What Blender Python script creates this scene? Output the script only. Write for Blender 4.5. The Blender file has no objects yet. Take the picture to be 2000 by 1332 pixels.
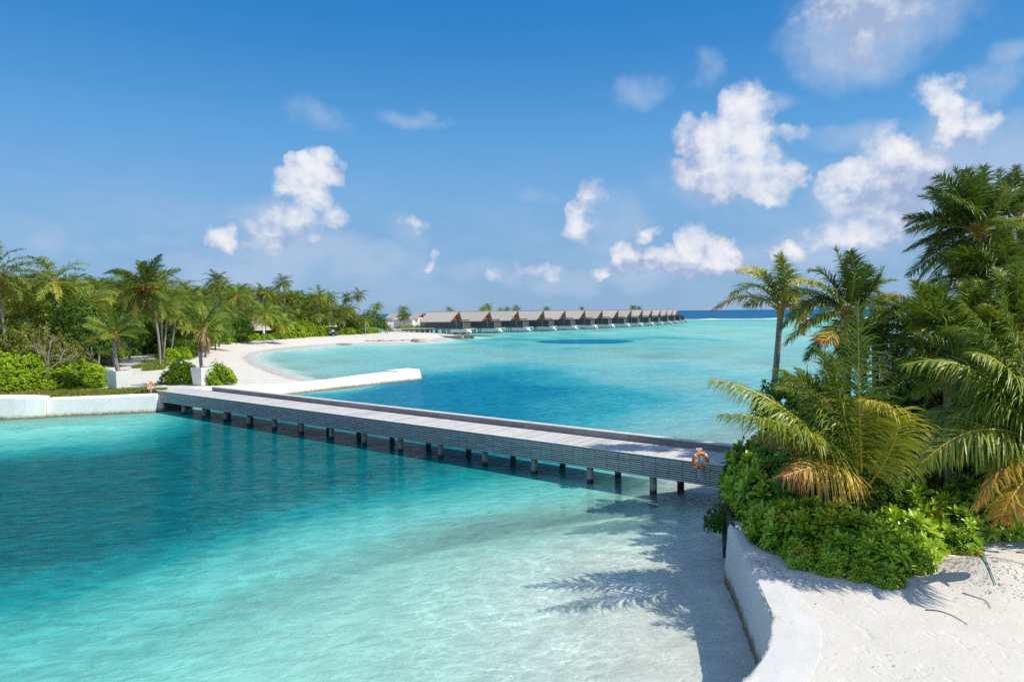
import bpy, math, random
import numpy as np
from mathutils import Vector, Matrix

R = math.radians
rng = np.random.default_rng(7)
random.seed(7)
scene = bpy.context.scene
COL = scene.collection

# ------------------------------------------------------------------ camera
F, H, ROLL, HY = 1333.0, 8.0, 0.0115, 610.0
cam_d = bpy.data.cameras.new("camera")
cam = bpy.data.objects.new("camera", cam_d)
COL.objects.link(cam)
cam_d.sensor_width = 36.0
cam_d.lens = 36.0 * F / 2000.0
cam_d.shift_y = -(666.0 - HY) / 2000.0
cam_d.clip_start = 0.1
cam_d.clip_end = 60000.0
cam.matrix_world = Matrix.Translation((0, 0, H)) @ Matrix.Rotation(R(90), 4, 'X') @ Matrix.Rotation(-ROLL, 4, 'Z')
scene.camera = cam


def uv(px, py):
    dx, dy = px - 1000.0, py - HY
    c, s = math.cos(ROLL), math.sin(ROLL)
    return (dx * c - dy * s) / F, (dy * c + dx * s) / F


def at(px, py, Y):
    """world point at forward distance Y seen along the direction px, py"""
    u, v = uv(px, py)
    return Vector((u * Y, Y, H - v * Y))


def on(px, py, z=0.0):
    """world point on the level z seen along the direction px, py"""
    u, v = uv(px, py)
    Y = (H - z) / v
    return Vector((u * Y, Y, z))


# ------------------------------------------------------------------ helpers
class MB:
    def __init__(self):
        self.v, self.q, self.t, self.n, self.ng = [], [], [], 0, []

    def add(self, V, Q, tone=0.0):
        V = np.asarray(V, float).reshape(-1, 3)
        if len(Q):
            self.q.append(np.asarray(Q, int).reshape(-1, 4) + self.n)
        self.v.append(V)
        t = np.asarray(tone, float)
        self.t.append(np.full(len(V), float(t)) if t.ndim == 0 else t)
        self.n += len(V)

    def ngon(self, pts, tone=0.0):
        b = self.n
        self.add(pts, [], tone)
        self.ng.append(list(range(b, b + len(pts))))

    def box(self, x0, x1, y0, y1, z0, z1, tone=0.0, M=None):
        V = np.array([[x, y, z] for z in (z0, z1) for y in (y0, y1) for x in (x0, x1)], float)
        if M is not None:
            V = V @ np.array(M.to_3x3()).T + np.array(M.translation)
        self.add(V, [[0, 2, 3, 1], [4, 5, 7, 6], [0, 1, 5, 4], [2, 6, 7, 3], [0, 4, 6, 2], [1, 3, 7, 5]], tone)

    def hexa(self, bottom, top, tone=0.0):
        """block from four bottom and four top corners"""
        V = list(bottom) + list(top)
        self.add([tuple(p) for p in V], [[3, 2, 1, 0], [4, 5, 6, 7], [0, 1, 5, 4], [1, 2, 6, 5], [2, 3, 7, 6], [3, 0, 4, 7]], tone)

    def tube(self, pts, radii, sides=8, tone=0.0, caps=True):
        P = np.array([tuple(p) for p in pts], float)
        n = len(P)
        if np.ndim(radii) == 0:
            radii = [radii] * n
        T = np.gradient(P, axis=0)
        T /= np.linalg.norm(T, axis=1)[:, None] + 1e-9
        ref = np.array([0, 0, 1.0]) if abs(T[0][2]) < 0.9 else np.array([1.0, 0, 0])
        a = np.linspace(0, 2 * math.pi, sides, endpoint=False)
        V = []
        for i in range(n):
            s = np.cross(T[i], ref); s /= np.linalg.norm(s) + 1e-9
            b = np.cross(s, T[i])
            V.append(P[i] + radii[i] * (np.cos(a)[:, None] * s + np.sin(a)[:, None] * b))
        V = np.concatenate(V)
        Q = [[i * sides + j, i * sides + (j + 1) % sides, (i + 1) * sides + (j + 1) % sides, (i + 1) * sides + j]
             for i in range(n - 1) for j in range(sides)]
        b0 = self.n
        self.add(V, Q, tone)
        if caps:
            self.ng.append([b0 + j for j in range(sides)][::-1])
            self.ng.append([b0 + (n - 1) * sides + j for j in range(sides)])

    def mesh(self, name, smooth=False):
        me = bpy.data.meshes.new(name)
        V = np.concatenate(self.v)
        Q = np.concatenate(self.q) if self.q else np.zeros((0, 4), int)
        ngl = [len(f) for f in self.ng]
        loops = np.concatenate([Q.ravel()] + [np.array(f) for f in self.ng]) if self.ng else Q.ravel()
        tot = np.concatenate([np.full(len(Q), 4), np.array(ngl, int)]) if ngl else np.full(len(Q), 4)
        start = np.concatenate([[0], np.cumsum(tot)[:-1]])
        me.vertices.add(len(V)); me.vertices.foreach_set("co", V.ravel().astype(np.float32))
        me.loops.add(len(loops)); me.loops.foreach_set("vertex_index", loops.astype(np.int32))
        me.polygons.add(len(tot)); me.polygons.foreach_set("loop_start", start.astype(np.int32))
        me.polygons.foreach_set("loop_total", tot.astype(np.int32))
        at_ = me.attributes.new("tone", 'FLOAT', 'POINT')
        at_.data.foreach_set("value", np.concatenate(self.t).astype(np.float32))
        me.update(calc_edges=True)
        me.validate()
        me.polygons.foreach_set("use_smooth", np.full(len(me.polygons), bool(smooth)))
        return me

    def build(self, name, mat, parent=None, smooth=False):
        return link(name, self.mesh(name, smooth), mat, parent)


def link(name, me, mat=None, parent=None):
    o = bpy.data.objects.new(name, me)
    COL.objects.link(o)
    if mat is not None and not me.materials:
        me.materials.append(mat)
    if parent is not None:
        o.parent = parent
    return o


def tag(o, label=None, cat=None, group=None, kind=None):
    if label: o["label"] = label
    if cat: o["category"] = cat
    if group: o["group"] = group
    if kind: o["kind"] = kind
    return o


def empty(name, loc, rz=0.0, label=None, cat=None, group=None):
    o = bpy.data.objects.new(name, None)
    COL.objects.link(o)
    o.location = loc
    o.rotation_euler = (0, 0, rz)
    o.empty_display_size = 0.3
    return tag(o, label, cat, group)


def copy_tree(o, parent=None):
    c = o.copy()
    COL.objects.link(c)
    c.parent = parent
    for ch in list(o.children):
        copy_tree(ch, c)
    return c


def fbm(x, y, seed=0, octs=4):
    """cheap value noise on numpy arrays"""
    out = np.zeros_like(x, float); amp, tot = 1.0, 0.0
    for o in range(octs):
        xi, yi = np.floor(x).astype(np.int64), np.floor(y).astype(np.int64)
        fx, fy = x - xi, y - yi
        fx, fy = fx * fx * (3 - 2 * fx), fy * fy * (3 - 2 * fy)

        def h(a, b):
            n = (a * 374761393 + b * 668265263 + (seed + o) * 1274126177) & 0x7fffffff
            n = ((n ^ (n >> 13)) * 1274126177) & 0x7fffffff
            return ((n ^ (n >> 16)) & 0xffff) / 65535.0
        v = (h(xi, yi) * (1 - fx) + h(xi + 1, yi) * fx) * (1 - fy) + (h(xi, yi + 1) * (1 - fx) + h(xi + 1, yi + 1) * fx) * fy
        out += v * amp; tot += amp; amp *= 0.5
        x, y = x * 2.03 + 11.3, y * 2.03 + 5.7
    return out / tot


# ------------------------------------------------------------------ materials
class NT:
    def __init__(self, tree):
        self.t = tree

    def n(self, typ, **kw):
        nd = self.t.nodes.new(typ)
        for k, v in kw.items():
            if k.startswith('i_'):
                nd.inputs[k[2:].replace('_', ' ')].default_value = v
            else:
                setattr(nd, k, v)
        return nd

    def l(self, a, b):
        self.t.links.new(a, b)

    def val(self, sock, v):
        if hasattr(v, 'is_output') or isinstance(v, bpy.types.NodeSocket):
            self.t.links.new(v, sock)
        else:
            sock.default_value = v

    def math(self, op, a, b=0.0, c=0.0, clamp=False):
        nd = self.t.nodes.new('ShaderNodeMath'); nd.operation = op; nd.use_clamp = clamp
        for i, v in enumerate((a, b, c)):
            self.val(nd.inputs[i], v)
        return nd.outputs[0]

    def vmath(self, op, a, b=(0, 0, 0)):
        nd = self.t.nodes.new('ShaderNodeVectorMath'); nd.operation = op
        self.val(nd.inputs[0], a); self.val(nd.inputs[1], b)
        return nd.outputs['Value'] if op in ('DOT_PRODUCT', 'LENGTH') else nd.outputs[0]

    def mix(self, f, a, b, blend='MIX'):
        nd = self.t.nodes.new('ShaderNodeMix'); nd.data_type = 'RGBA'; nd.blend_type = blend
        self.val(nd.inputs[0], f); self.val(nd.inputs[6], a); self.val(nd.inputs[7], b)
        return nd.outputs[2]

    def ramp(self, f, stops, interp='LINEAR'):
        nd = self.t.nodes.new('ShaderNodeValToRGB')
        cr = nd.color_ramp; cr.interpolation = interp
        while len(cr.elements) < len(stops):
            cr.elements.new(0.5)
        for e, (p, c) in zip(cr.elements, stops):
            e.position = p
            e.color = (*c, 1) if len(c) == 3 else c
        self.val(nd.inputs[0], f)
        return nd.outputs[0]

    def smooth(self, x, a, b, lo=0.0, hi=1.0):
        nd = self.t.nodes.new('ShaderNodeMapRange'); nd.interpolation_type = 'SMOOTHSTEP'
        self.val(nd.inputs[0], x)
        for i, v in zip((1, 2, 3, 4), (a, b, lo, hi)):
            nd.inputs[i].default_value = v
        return nd.outputs[0]

    def noise(self, vec, scale, detail=3.0, rough=0.5, dist=0.0):
        nd = self.t.nodes.new('ShaderNodeTexNoise')
        if vec is not None: self.l(vec, nd.inputs['Vector'])
        nd.inputs['Scale'].default_value = scale; nd.inputs['Detail'].default_value = detail
        nd.inputs['Roughness'].default_value = rough; nd.inputs['Distortion'].default_value = dist
        return nd.outputs['Fac']

    def scale(self, vec, s):
        return self.vmath('MULTIPLY', vec, s)

    def bump(self, h, strength, dist=0.05):
        nd = self.t.nodes.new('ShaderNodeBump')
        nd.inputs['Strength'].default_value = strength; nd.inputs['Distance'].default_value = dist
        self.l(h, nd.inputs['Height'])
        return nd.outputs[0]


def new_mat(name):
    m = bpy.data.materials.new(name)
    m.use_nodes = True
    m.node_tree.nodes.clear()
    g = NT(m.node_tree)
    g.out = g.n('ShaderNodeOutputMaterial')
    return m, g


def solid(name, stops, rough=0.7, noise_scale=3.0, bump=0.0, stretch=(1, 1, 1), spec=0.3, tone_amt=0.0, rnd=0.0, coords='Object', bump_dist=0.02):
    """stained, weathered plain material: noise through a colour ramp, optional board tone and per-object variation"""
    m, g = new_mat(name)
    tc = g.n('ShaderNodeTexCoord').outputs[coords]
    v = g.scale(tc, stretch)
    f = g.noise(v, noise_scale, 5, 0.6)
    if tone_amt:
        a = g.n('ShaderNodeAttribute', attribute_name='tone').outputs['Fac']
        f = g.math('ADD', f, g.math('MULTIPLY', g.math('SUBTRACT', a, 0.5), tone_amt), clamp=True)
    if rnd:
        oi = g.n('ShaderNodeObjectInfo').outputs['Random']
        f = g.math('ADD', f, g.math('MULTIPLY', g.math('SUBTRACT', oi, 0.5), rnd), clamp=True)
    c = g.ramp(f, stops)
    p = g.n('ShaderNodeBsdfPrincipled')
    g.l(c, p.inputs['Base Color'])
    p.inputs['Roughness'].default_value = rough
    p.inputs['Specular IOR Level'].default_value = spec
    if bump:
        g.l(g.bump(g.noise(v, noise_scale * 4, 6, 0.65), bump, bump_dist), p.inputs['Normal'])
    g.l(p.outputs[0], g.out.inputs[0])
    return m


def leaf_mat(name, stops, trans=0.35, rough=0.42, spec=0.4, vary=0.25, patch=0.0):
    m, g = new_mat(name)
    a = g.n('ShaderNodeAttribute', attribute_name='tone').outputs['Fac']
    oi = g.n('ShaderNodeObjectInfo').outputs['Random']
    c = g.ramp(a, stops)
    k = g.math('ADD', g.math('MULTIPLY', oi, vary), 1.0 - vary * 0.5)
    if patch:
        geo = g.n('ShaderNodeNewGeometry').outputs['Position']
        k = g.math('MULTIPLY', k, g.smooth(g.noise(geo, 0.45, 2), 0.3, 0.7, 1 - patch, 1 + patch))
    c = g.mix(1.0, c, g.n('ShaderNodeCombineColor').outputs[0], 'MULTIPLY')
    comb = c.node.inputs[7].links[0].from_node
    for i in range(3):
        g.l(k, comb.inputs[i])
    p = g.n('ShaderNodeBsdfPrincipled')
    g.l(c, p.inputs['Base Color'])
    p.inputs['Roughness'].default_value = rough
    p.inputs['Specular IOR Level'].default_value = spec
    tr = g.n('ShaderNodeBsdfTranslucent')
    tcol = g.mix(1.0, c, (1.0, 1.0, 0.45, 1), 'MULTIPLY')
    g.l(tcol, tr.inputs[0])
    mx = g.n('ShaderNodeMixShader')
    mx.inputs[0].default_value = trans
    g.l(p.outputs[0], mx.inputs[1]); g.l(tr.outputs[0], mx.inputs[2])
    g.l(mx.outputs[0], g.out.inputs[0])
    return m


# tone: 0 deep green .. 0.5 mid .. 0.75 yellow rachis .. 1 dry brown
M = {}
M['palm'] = leaf_mat('palm_leaf', [(0.0, (0.05, 0.11, 0.016)), (0.35, (0.21, 0.29, 0.030)), (0.6, (0.45, 0.44, 0.05)),
                                   (0.76, (0.75, 0.56, 0.09)), (0.9, (0.50, 0.24, 0.06)), (1.0, (0.30, 0.22, 0.14))], trans=0.26, rough=0.40, spec=0.4)
M['grove'] = leaf_mat('grove_palm_leaf', [(0.0, (0.075, 0.15, 0.025)), (0.35, (0.21, 0.29, 0.04)), (0.6, (0.42, 0.41, 0.055)),
                                          (0.78, (0.50, 0.40, 0.07)), (0.9, (0.45, 0.24, 0.06)), (1.0, (0.33, 0.25, 0.16))], trans=0.24, rough=0.55, spec=0.2, vary=0.6)
M['scaevola'] = leaf_mat('glossy_shrub_leaf', [(0.0, (0.06, 0.14, 0.012)), (0.4, (0.22, 0.41, 0.028)), (0.75, (0.46, 0.64, 0.05)), (1.0, (0.45, 0.36, 0.04))], trans=0.2, rough=0.32, spec=0.45)
M['hedge'] = leaf_mat('bright_hedge_leaf', [(0.0, (0.10, 0.22, 0.012)), (0.5, (0.29, 0.46, 0.025)), (0.85, (0.46, 0.58, 0.045)), (1.0, (0.5, 0.42, 0.06))], trans=0.3, rough=0.55, spec=0.15, vary=0.25, patch=0.2)
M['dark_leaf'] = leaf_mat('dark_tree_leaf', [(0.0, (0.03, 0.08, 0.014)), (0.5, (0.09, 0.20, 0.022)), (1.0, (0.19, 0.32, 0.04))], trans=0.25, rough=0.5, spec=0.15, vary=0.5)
M['yellow_leaf'] = leaf_mat('yellow_shrub_leaf', [(0.0, (0.10, 0.15, 0.025)), (0.5, (0.21, 0.26, 0.04)), (1.0, (0.38, 0.30, 0.06))], trans=0.3, rough=0.45)
M['trunk'] = None
M['bark'] = solid('grey_bark', [(0.3, (0.13, 0.11, 0.09)), (0.7, (0.30, 0.26, 0.22))], 0.9, 4.0, 0.6)
M['twig'] = solid('dry_twig', [(0.3, (0.20, 0.16, 0.12)), (0.7, (0.38, 0.33, 0.28))], 0.9, 4.0)
M['plaster'] = None
M['deck_wood'] = solid('bleached_deck_boards', [(0.25, (0.45, 0.435, 0.41)), (0.75, (0.61, 0.59, 0.56))], 0.75, 2.0, 0.25, (1, 1, 1), tone_amt=0.6)
M['slat_wood'] = solid('grey_slat_boards', [(0.15, (0.27, 0.265, 0.26)), (0.55, (0.45, 0.44, 0.43)), (0.9, (0.60, 0.585, 0.57))], 0.8, 2.2, 0.3, (0.6, 5, 5), tone_amt=0.6)
M['dark_wood'] = solid('dark_wet_timber', [(0.3, (0.035, 0.032, 0.028)), (0.7, (0.10, 0.09, 0.08))], 0.85, 3.0, 0.4)
M['kerb_wood'] = solid('kerb_boards', [(0.3, (0.22, 0.20, 0.20)), (0.7, (0.33, 0.31, 0.31))], 0.8, 2.0, 0.3, (0.7, 4, 4), tone_amt=0.4)
M['orange'] = solid('orange_life_ring', [(0.3, (0.72, 0.19, 0.02)), (0.7, (0.85, 0.27, 0.03))], 0.5, 6.0)
M['white_paint'] = solid('white_paint', [(0.3, (0.68, 0.68, 0.67)), (0.7, (0.80, 0.80, 0.79))], 0.6, 2.0, 0.08)
M['rope'] = solid('pale_rope', [(0.3, (0.5, 0.48, 0.44)), (0.7, (0.7, 0.68, 0.62))], 0.9, 9.0)
M['thatch'] = solid('weathered_thatch', [(0.2, (0.34, 0.29, 0.255)), (0.55, (0.51, 0.45, 0.405)), (0.85, (0.64, 0.575, 0.52))], 0.95, 1.2, 0.6, (1.2, 1.2, 4), rnd=0.15, bump_dist=0.1)
M['screen_wood'] = solid('charcoal_screen_boards', [(0.2, (0.045, 0.050, 0.055)), (0.8, (0.105, 0.11, 0.115))], 0.8, 1.0, 0.3, (0.5, 0.5, 6), rnd=0.1)
M['gable'] = solid('orange_gable_boards', [(0.2, (0.42, 0.10, 0.035)), (0.8, (0.58, 0.16, 0.06))], 0.7, 2.0)
M['brown_wood'] = solid('brown_trim', [(0.2, (0.12, 0.07, 0.05)), (0.8, (0.22, 0.14, 0.11))], 0.8, 2.0)
M['white_wall'] = solid('white_wall', [(0.2, (0.66, 0.66, 0.64)), (0.8, (0.78, 0.78, 0.76))], 0.7, 1.0)
M['glass_dark'] = solid('dark_opening', [(0.3, (0.02, 0.022, 0.026)), (0.7, (0.05, 0.05, 0.055))], 0.2, 1.0)
M['red_door'] = solid('red_screen', [(0.3, (0.35, 0.04, 0.03)), (0.7, (0.45, 0.07, 0.05))], 0.6, 2.0)
M['rubber'] = solid('black_rubber', [(0.3, (0.015, 0.015, 0.016)), (0.7, (0.03, 0.03, 0.03))], 0.7, 2.0)
M['cart_body'] = solid('dark_cart_body', [(0.3, (0.03, 0.035, 0.05)), (0.7, (0.06, 0.07, 0.09))], 0.3, 2.0, spec=0.6)
M['red_plastic'] = solid('red_plastic', [(0.3, (0.5, 0.03, 0.02)), (0.7, (0.6, 0.05, 0.03))], 0.5, 2.0)
M['sandbag'] = solid('sandbag_cloth', [(0.25, (0.22, 0.15, 0.09)), (0.7, (0.45, 0.36, 0.25))], 0.95, 0.8, 0.4)
M['pale_bag'] = solid('pale_sandbag', [(0.3, (0.45, 0.40, 0.34)), (0.7, (0.65, 0.61, 0.55))], 0.95, 1.5, 0.4)
M['rock'] = solid('dark_rock', [(0.3, (0.05, 0.045, 0.04)), (0.7, (0.13, 0.12, 0.10))], 0.9, 3.0, 0.6)
M['grass'] = leaf_mat('grass_blade', [(0.0, (0.11, 0.19, 0.02)), (0.6, (0.26, 0.30, 0.04)), (1.0, (0.40, 0.34, 0.08))], trans=0.25, rough=0.6)
M['coconut'] = solid('orange_coconut', [(0.2, (0.40, 0.15, 0.02)), (0.8, (0.62, 0.26, 0.04))], 0.6, 6.0)
M['green_rope'] = solid('teal_rope', [(0.3, (0.02, 0.22, 0.18)), (0.7, (0.05, 0.33, 0.27))], 0.8, 9.0)
M['rubble'] = solid('coral_rubble', [(0.25, (0.42, 0.36, 0.31)), (0.7, (0.68, 0.62, 0.56))], 0.95, 9.0, 0.5)
M['litter'] = solid('dry_leaf_litter', [(0.3, (0.16, 0.09, 0.05)), (0.7, (0.34, 0.22, 0.13))], 0.9, 6.0, tone_amt=0.6)
M['foam'] = solid('white_foam', [(0.3, (0.75, 0.78, 0.80)), (0.7, (0.85, 0.87, 0.88))], 0.9, 0.3)


def make_trunk_mat():
    m, g = new_mat('ringed_palm_trunk')
    tc = g.n('ShaderNodeTexCoord').outputs['Object']
    sep = g.n('ShaderNodeSeparateXYZ'); g.l(tc, sep.inputs[0])
    nz = g.noise(tc, 2.5, 4)
    z = g.math('ADD', sep.outputs[2], g.math('MULTIPLY', nz, 0.12))
    w = g.math('FRACT', g.math('MULTIPLY', z, 5.5))
    ring = g.smooth(w, 0.0, 0.35)
    n2 = g.noise(g.scale(tc, (6, 6, 2)), 2.0, 5, 0.65)
    c = g.ramp(n2, [(0.25, (0.16, 0.14, 0.125)), (0.55, (0.30, 0.27, 0.245)), (0.85, (0.42, 0.385, 0.35))])
    c = g.mix(g.math('MULTIPLY', g.math('SUBTRACT', 1.0, ring), 0.6), c, (0.10, 0.085, 0.075, 1))
    p = g.n('ShaderNodeBsdfPrincipled')
    g.l(c, p.inputs['Base Color']); p.inputs['Roughness'].default_value = 0.85
    g.l(g.bump(g.math('ADD', w, n2), 0.5, 0.03), p.inputs['Normal'])
    g.l(p.outputs[0], g.out.inputs[0])
    return m


M['trunk'] = make_trunk_mat()


def make_plaster(hi=0.90, name='white_seawall_render'):
    """white rendered sea wall: rust runs, a yellow-brown algae band just over the water"""
    m, g = new_mat(name)
    pos = g.n('ShaderNodeNewGeometry').outputs['Position']
    sep = g.n('ShaderNodeSeparateXYZ'); g.l(pos, sep.inputs[0])
    z = sep.outputs[2]
    n = g.noise(pos, 1.3, 5, 0.6)
    c = g.ramp(n, [(0.3, (hi * .88, hi * .865, hi * .83)), (0.7, (hi, hi * .985, hi * .95))])
    crack = g.smooth(g.noise(g.scale(pos, (1, 1, 0.6)), 2.2, 6, 0.75, 0.8), 0.60, 0.72)
    c = g.mix(g.math('MULTIPLY', crack, 0.42), c, (hi * .55, hi * .50, hi * .42, 1))
    n3 = g.noise(pos, 4.0, 4, 0.7)
    zz = g.math('ADD', z, g.math('MULTIPLY', g.math('SUBTRACT', n3, 0.5), 0.5))
    algae = g.smooth(zz, 0.04, 0.34, 1.0, 0.0)
    c = g.mix(g.math('MULTIPLY', g.smooth(zz, 0.15, 0.5, 0.75, 0.0), 0.6), c, (0.60, 0.52, 0.33, 1))
    c = g.mix(g.math('MULTIPLY', algae, 0.85), c, (0.14, 0.11, 0.055, 1))
    st = g.noise(g.scale(pos, (3.2, 3.2, 0.35)), 1.0, 3, 0.55)
    rust = g.math('MULTIPLY', g.smooth(st, 0.64, 0.70), g.smooth(g.noise(pos, 0.5, 2), 0.48, 0.6))
    rust = g.math('MULTIPLY', rust, 1.0 if hi > 0.8 else 0.0)
    c = g.mix(g.math('MULTIPLY', rust, 0.8), c, (0.58, 0.27, 0.06, 1))
    p = g.n('ShaderNodeBsdfPrincipled')
    g.l(c, p.inputs['Base Color']); p.inputs['Roughness'].default_value = 0.85
    p.inputs['Specular IOR Level'].default_value = 0.2
    g.l(g.bump(g.noise(pos, 7.0, 6, 0.7), 0.35, 0.03), p.inputs['Normal'])
    g.l(p.outputs[0], g.out.inputs[0])
    return m


M['plaster'] = make_plaster()
M['old_plaster'] = make_plaster(0.66, 'weathered_seawall_render')


def make_sand():
    m, g = new_mat('coral_sand')
    pos = g.n('ShaderNodeNewGeometry').outputs['Position']
    sep = g.n('ShaderNodeSeparateXYZ'); g.l(pos, sep.inputs[0])
    z = sep.outputs[2]
    n = g.noise(pos, 0.8, 6, 0.6)
    c = g.ramp(n, [(0.25, (0.58, 0.55, 0.495)), (0.75, (0.68, 0.645, 0.585))])
    sp = g.smooth(g.noise(pos, 22.0, 3, 0.7), 0.66, 0.76)
    c = g.mix(g.math('MULTIPLY', sp, 0.35), c, (0.42, 0.37, 0.32, 1))
    wet = g.smooth(g.math('ADD', z, g.math('MULTIPLY', g.math('SUBTRACT', g.noise(pos, 0.35, 3), 0.5), 0.25)), 0.0, 0.22, 0.4, 0.0)
    wet = g.math('MULTIPLY', wet, g.smooth(z, -0.06, 0.0))
    c = g.mix(wet, c, (0.52, 0.485, 0.42, 1))
    p = g.n('ShaderNodeBsdfPrincipled')
    g.l(c, p.inputs['Base Color']); p.inputs['Roughness'].default_value = 0.95
    p.inputs['Specular IOR Level'].default_value = 0.1
    h = g.math('ADD', g.math('MULTIPLY', g.noise(pos, 1.6, 3, 0.5), 1.0), g.math('MULTIPLY', g.noise(pos, 9.0, 5, 0.7), 0.35))
    h = g.math('ADD', h, g.math('MULTIPLY', g.noise(pos, 30.0, 3, 0.7), 0.12))
    h = g.math('ADD', h, g.math('MULTIPLY', g.smooth(g.noise(pos, 3.2, 2, 0.5), 0.55, 0.72), -0.5))
    g.l(g.bump(h, 0.42, 0.08), p.inputs['Normal'])
    g.l(p.outputs[0], g.out.inputs[0])
    return m


M['sand'] = make_sand()

# ------------------------------------------------------------------ light and sky
SUN_AZ = (0.958, -0.286)      # horizontal direction towards the sun
SUN_EL = R(49)
sd = bpy.data.lights.new("sun", 'SUN')
sd.energy = 5.0
sd.angle = R(0.5)
sd.color = (1.0, 0.93, 0.81)
sun = bpy.data.objects.new("sun", sd)
COL.objects.link(sun)
sv = Vector((SUN_AZ[0] * math.cos(SUN_EL), SUN_AZ[1] * math.cos(SUN_EL), math.sin(SUN_EL)))
sun.rotation_euler = sv.to_track_quat('Z', 'Y').to_euler()
sun.location = (40, -10, 60)

SKY_STRENGTH = 0.10


def make_world():
    w = bpy.data.worlds.new("World")
    scene.world = w
    w.use_nodes = True
    w.node_tree.nodes.clear()
    g = NT(w.node_tree)
    out = g.n('ShaderNodeOutputWorld')
    bg = g.n('ShaderNodeBackground')
    bg.inputs[1].default_value = SKY_STRENGTH
    g.l(bg.outputs[0], out.inputs[0])
    sky = g.n('ShaderNodeTexSky', sky_type='NISHITA', sun_disc=False)
    sky.sun_elevation = SUN_EL
    sky.sun_rotation = math.atan2(SUN_AZ[0], SUN_AZ[1])
    sky.air_density = 1.0
    sky.dust_density = 0.3
    sky.ozone_density = 2.5
    d = g.n('ShaderNodeTexCoord').outputs['Generated']
    sep = g.n('ShaderNodeSeparateXYZ'); g.l(d, sep.inputs[0])
    az = g.math('ARCTAN2', sep.outputs[0], sep.outputs[1])
    el = g.math('ARCSINE', sep.outputs[2])
    # clear-air colour: the Nishita sky, its haze near the horizon kept blue as over open ocean
    hs = g.n('ShaderNodeHueSaturation'); hs.inputs['Saturation'].default_value = 1.2
    g.l(sky.outputs[0], hs.inputs['Color'])
    low = g.smooth(el, 0.0, 0.46)
    k0 = 1.0 / SKY_STRENGTH
    grad = g.ramp(low, [(0.0, (0.225, 0.43, 0.70)), (0.25, (0.20, 0.44, 0.76)), (0.55, (0.115, 0.38, 0.76)), (1.0, (0.018, 0.225, 0.62))])
    grad = g.mix(1.0, grad, (k0, k0, k0, 1), 'MULTIPLY')
    skyc = g.mix(0.85, hs.outputs[0], grad)
    P = g.n('ShaderNodeCombineXYZ'); g.l(az, P.inputs[0]); g.l(el, P.inputs[1])
    P = P.outputs[0]

    def warp(freq, amt, seed, det=3.0):
        nd = g.n('ShaderNodeTexNoise'); nd.inputs['Scale'].default_value = freq; nd.inputs['Detail'].default_value = det
        g.l(g.vmath('ADD', P, (seed, seed * 0.7, 0)), nd.inputs['Vector'])
        return g.scale(g.vmath('SUBTRACT', nd.outputs['Color'], (0.5, 0.5, 0.5)), (amt, amt, 0))
    PW = g.vmath('ADD', g.vmath('ADD', P, warp(9.0, 0.05, 3.1)), warp(42.0, 0.036, 8.3))

    def field(ells, src, grow=1.0):
        acc = None
        for (px, py, rx, ry, wgt) in ells:
            u, v = uv(px, py)
            a0 = math.atan(u); e0 = math.atan(-v * math.cos(a0))
            ca = math.cos(a0)
            q = g.vmath('MULTIPLY', g.vmath('SUBTRACT', src, (a0, e0, 0)), (F / (rx * grow * ca), F / (ry * grow), 0))
            r2 = g.vmath('DOT_PRODUCT', q, q)
            k = g.math('MULTIPLY_ADD', r2, -wgt, wgt)
            acc = k if acc is None else g.math('MAXIMUM', acc, k)
        return acc
    crisp = [(1455, 225, 58, 58, 1.0), (1400, 275, 62, 55, .9), (1440, 345, 125, 42, .95), (1470, 275, 52, 60, 1.0), (1350, 262, 30, 38, .6), (1490, 352, 60, 34, .8), (1372, 345, 60, 34, .8),
             (1826, 188, 34, 30, .8), (1845, 232, 30, 60, .85), (1735, 300, 50, 36, .7), (1650, 350, 60, 36, .8), (1770, 345, 80, 50, .55), (1680, 450, 110, 46, .75), (1630, 400, 44, 60, .5),
             (1908, 245, 36, 42, .75), (1720, 395, 90, 50, .5),
             (615, 340, 48, 40, 1.0), (575, 372, 44, 34, .85), (610, 395, 40, 40, .8), (560, 450, 78, 42, .9), (600, 440, 34, 50, .8), (655, 430, 24, 34, .5), (430, 478, 30, 27, .85), (490, 460, 40, 26, .5), (520, 478, 60, 30, .55),
             (1158, 378, 32, 34, .55), (1122, 442, 30, 36, .75), (1135, 415, 30, 25, .4),
             (1352, 475, 36, 42, .9), (1410, 492, 48, 36, .85), (1290, 510, 56, 24, .7), (1218, 500, 32, 28, .85), (1265, 462, 28, 16, .75), (1185, 526, 36, 13, .6), (1330, 520, 80, 18, .6), (1535, 487, 34, 24, .7),
             (1030, 520, 30, 14, .45), (1065, 525, 36, 16, .5), (805, 443, 22, 16, .5), (838, 516, 12, 20, .45), (1548, 258, 34, 20, .35), (1720, 15, 150, 50, .42), (1690, 80, 80, 60, .36), (965, 535, 14, 12, .3)]
    soft = [(1715, 40, 180, 90, .9), (1860, 330, 150, 110, 1.0), (1720, 400, 150, 120, .85), (1960, 300, 110, 80, .9), (600, 505, 220, 40, .9), (540, 450, 120, 60, .6), (800, 225, 75, 28, .55), (840, 212, 22, 24, .4), (620, 238, 60, 30, .4),
            (105, 473, 60, 34, .6), (135, 452, 26, 22, .4), (1252, 178, 60, 34, .5), (1365, 140, 40, 30, .4), (1660, 258, 90, 34, .6), (1530, 182, 40, 24, .6), (1960, 150, 70, 44, .55), (1980, 100, 50, 26, .6), (1080, 540, 110, 22, .7),
            (790, 465, 60, 50, .5), (1050, 390, 60, 20, .35), (940, 548, 80, 25, .5), (830, 545, 50, 24, .5), (1190, 450, 90, 70, .5), (1330, 512, 230, 46, .9), (1600, 500, 170, 50, .8), (460, 530, 160, 34, .7), (720, 525, 140, 34, .7), (1440, 350, 150, 60, .5), (260, 500, 120, 26, .35)]
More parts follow.
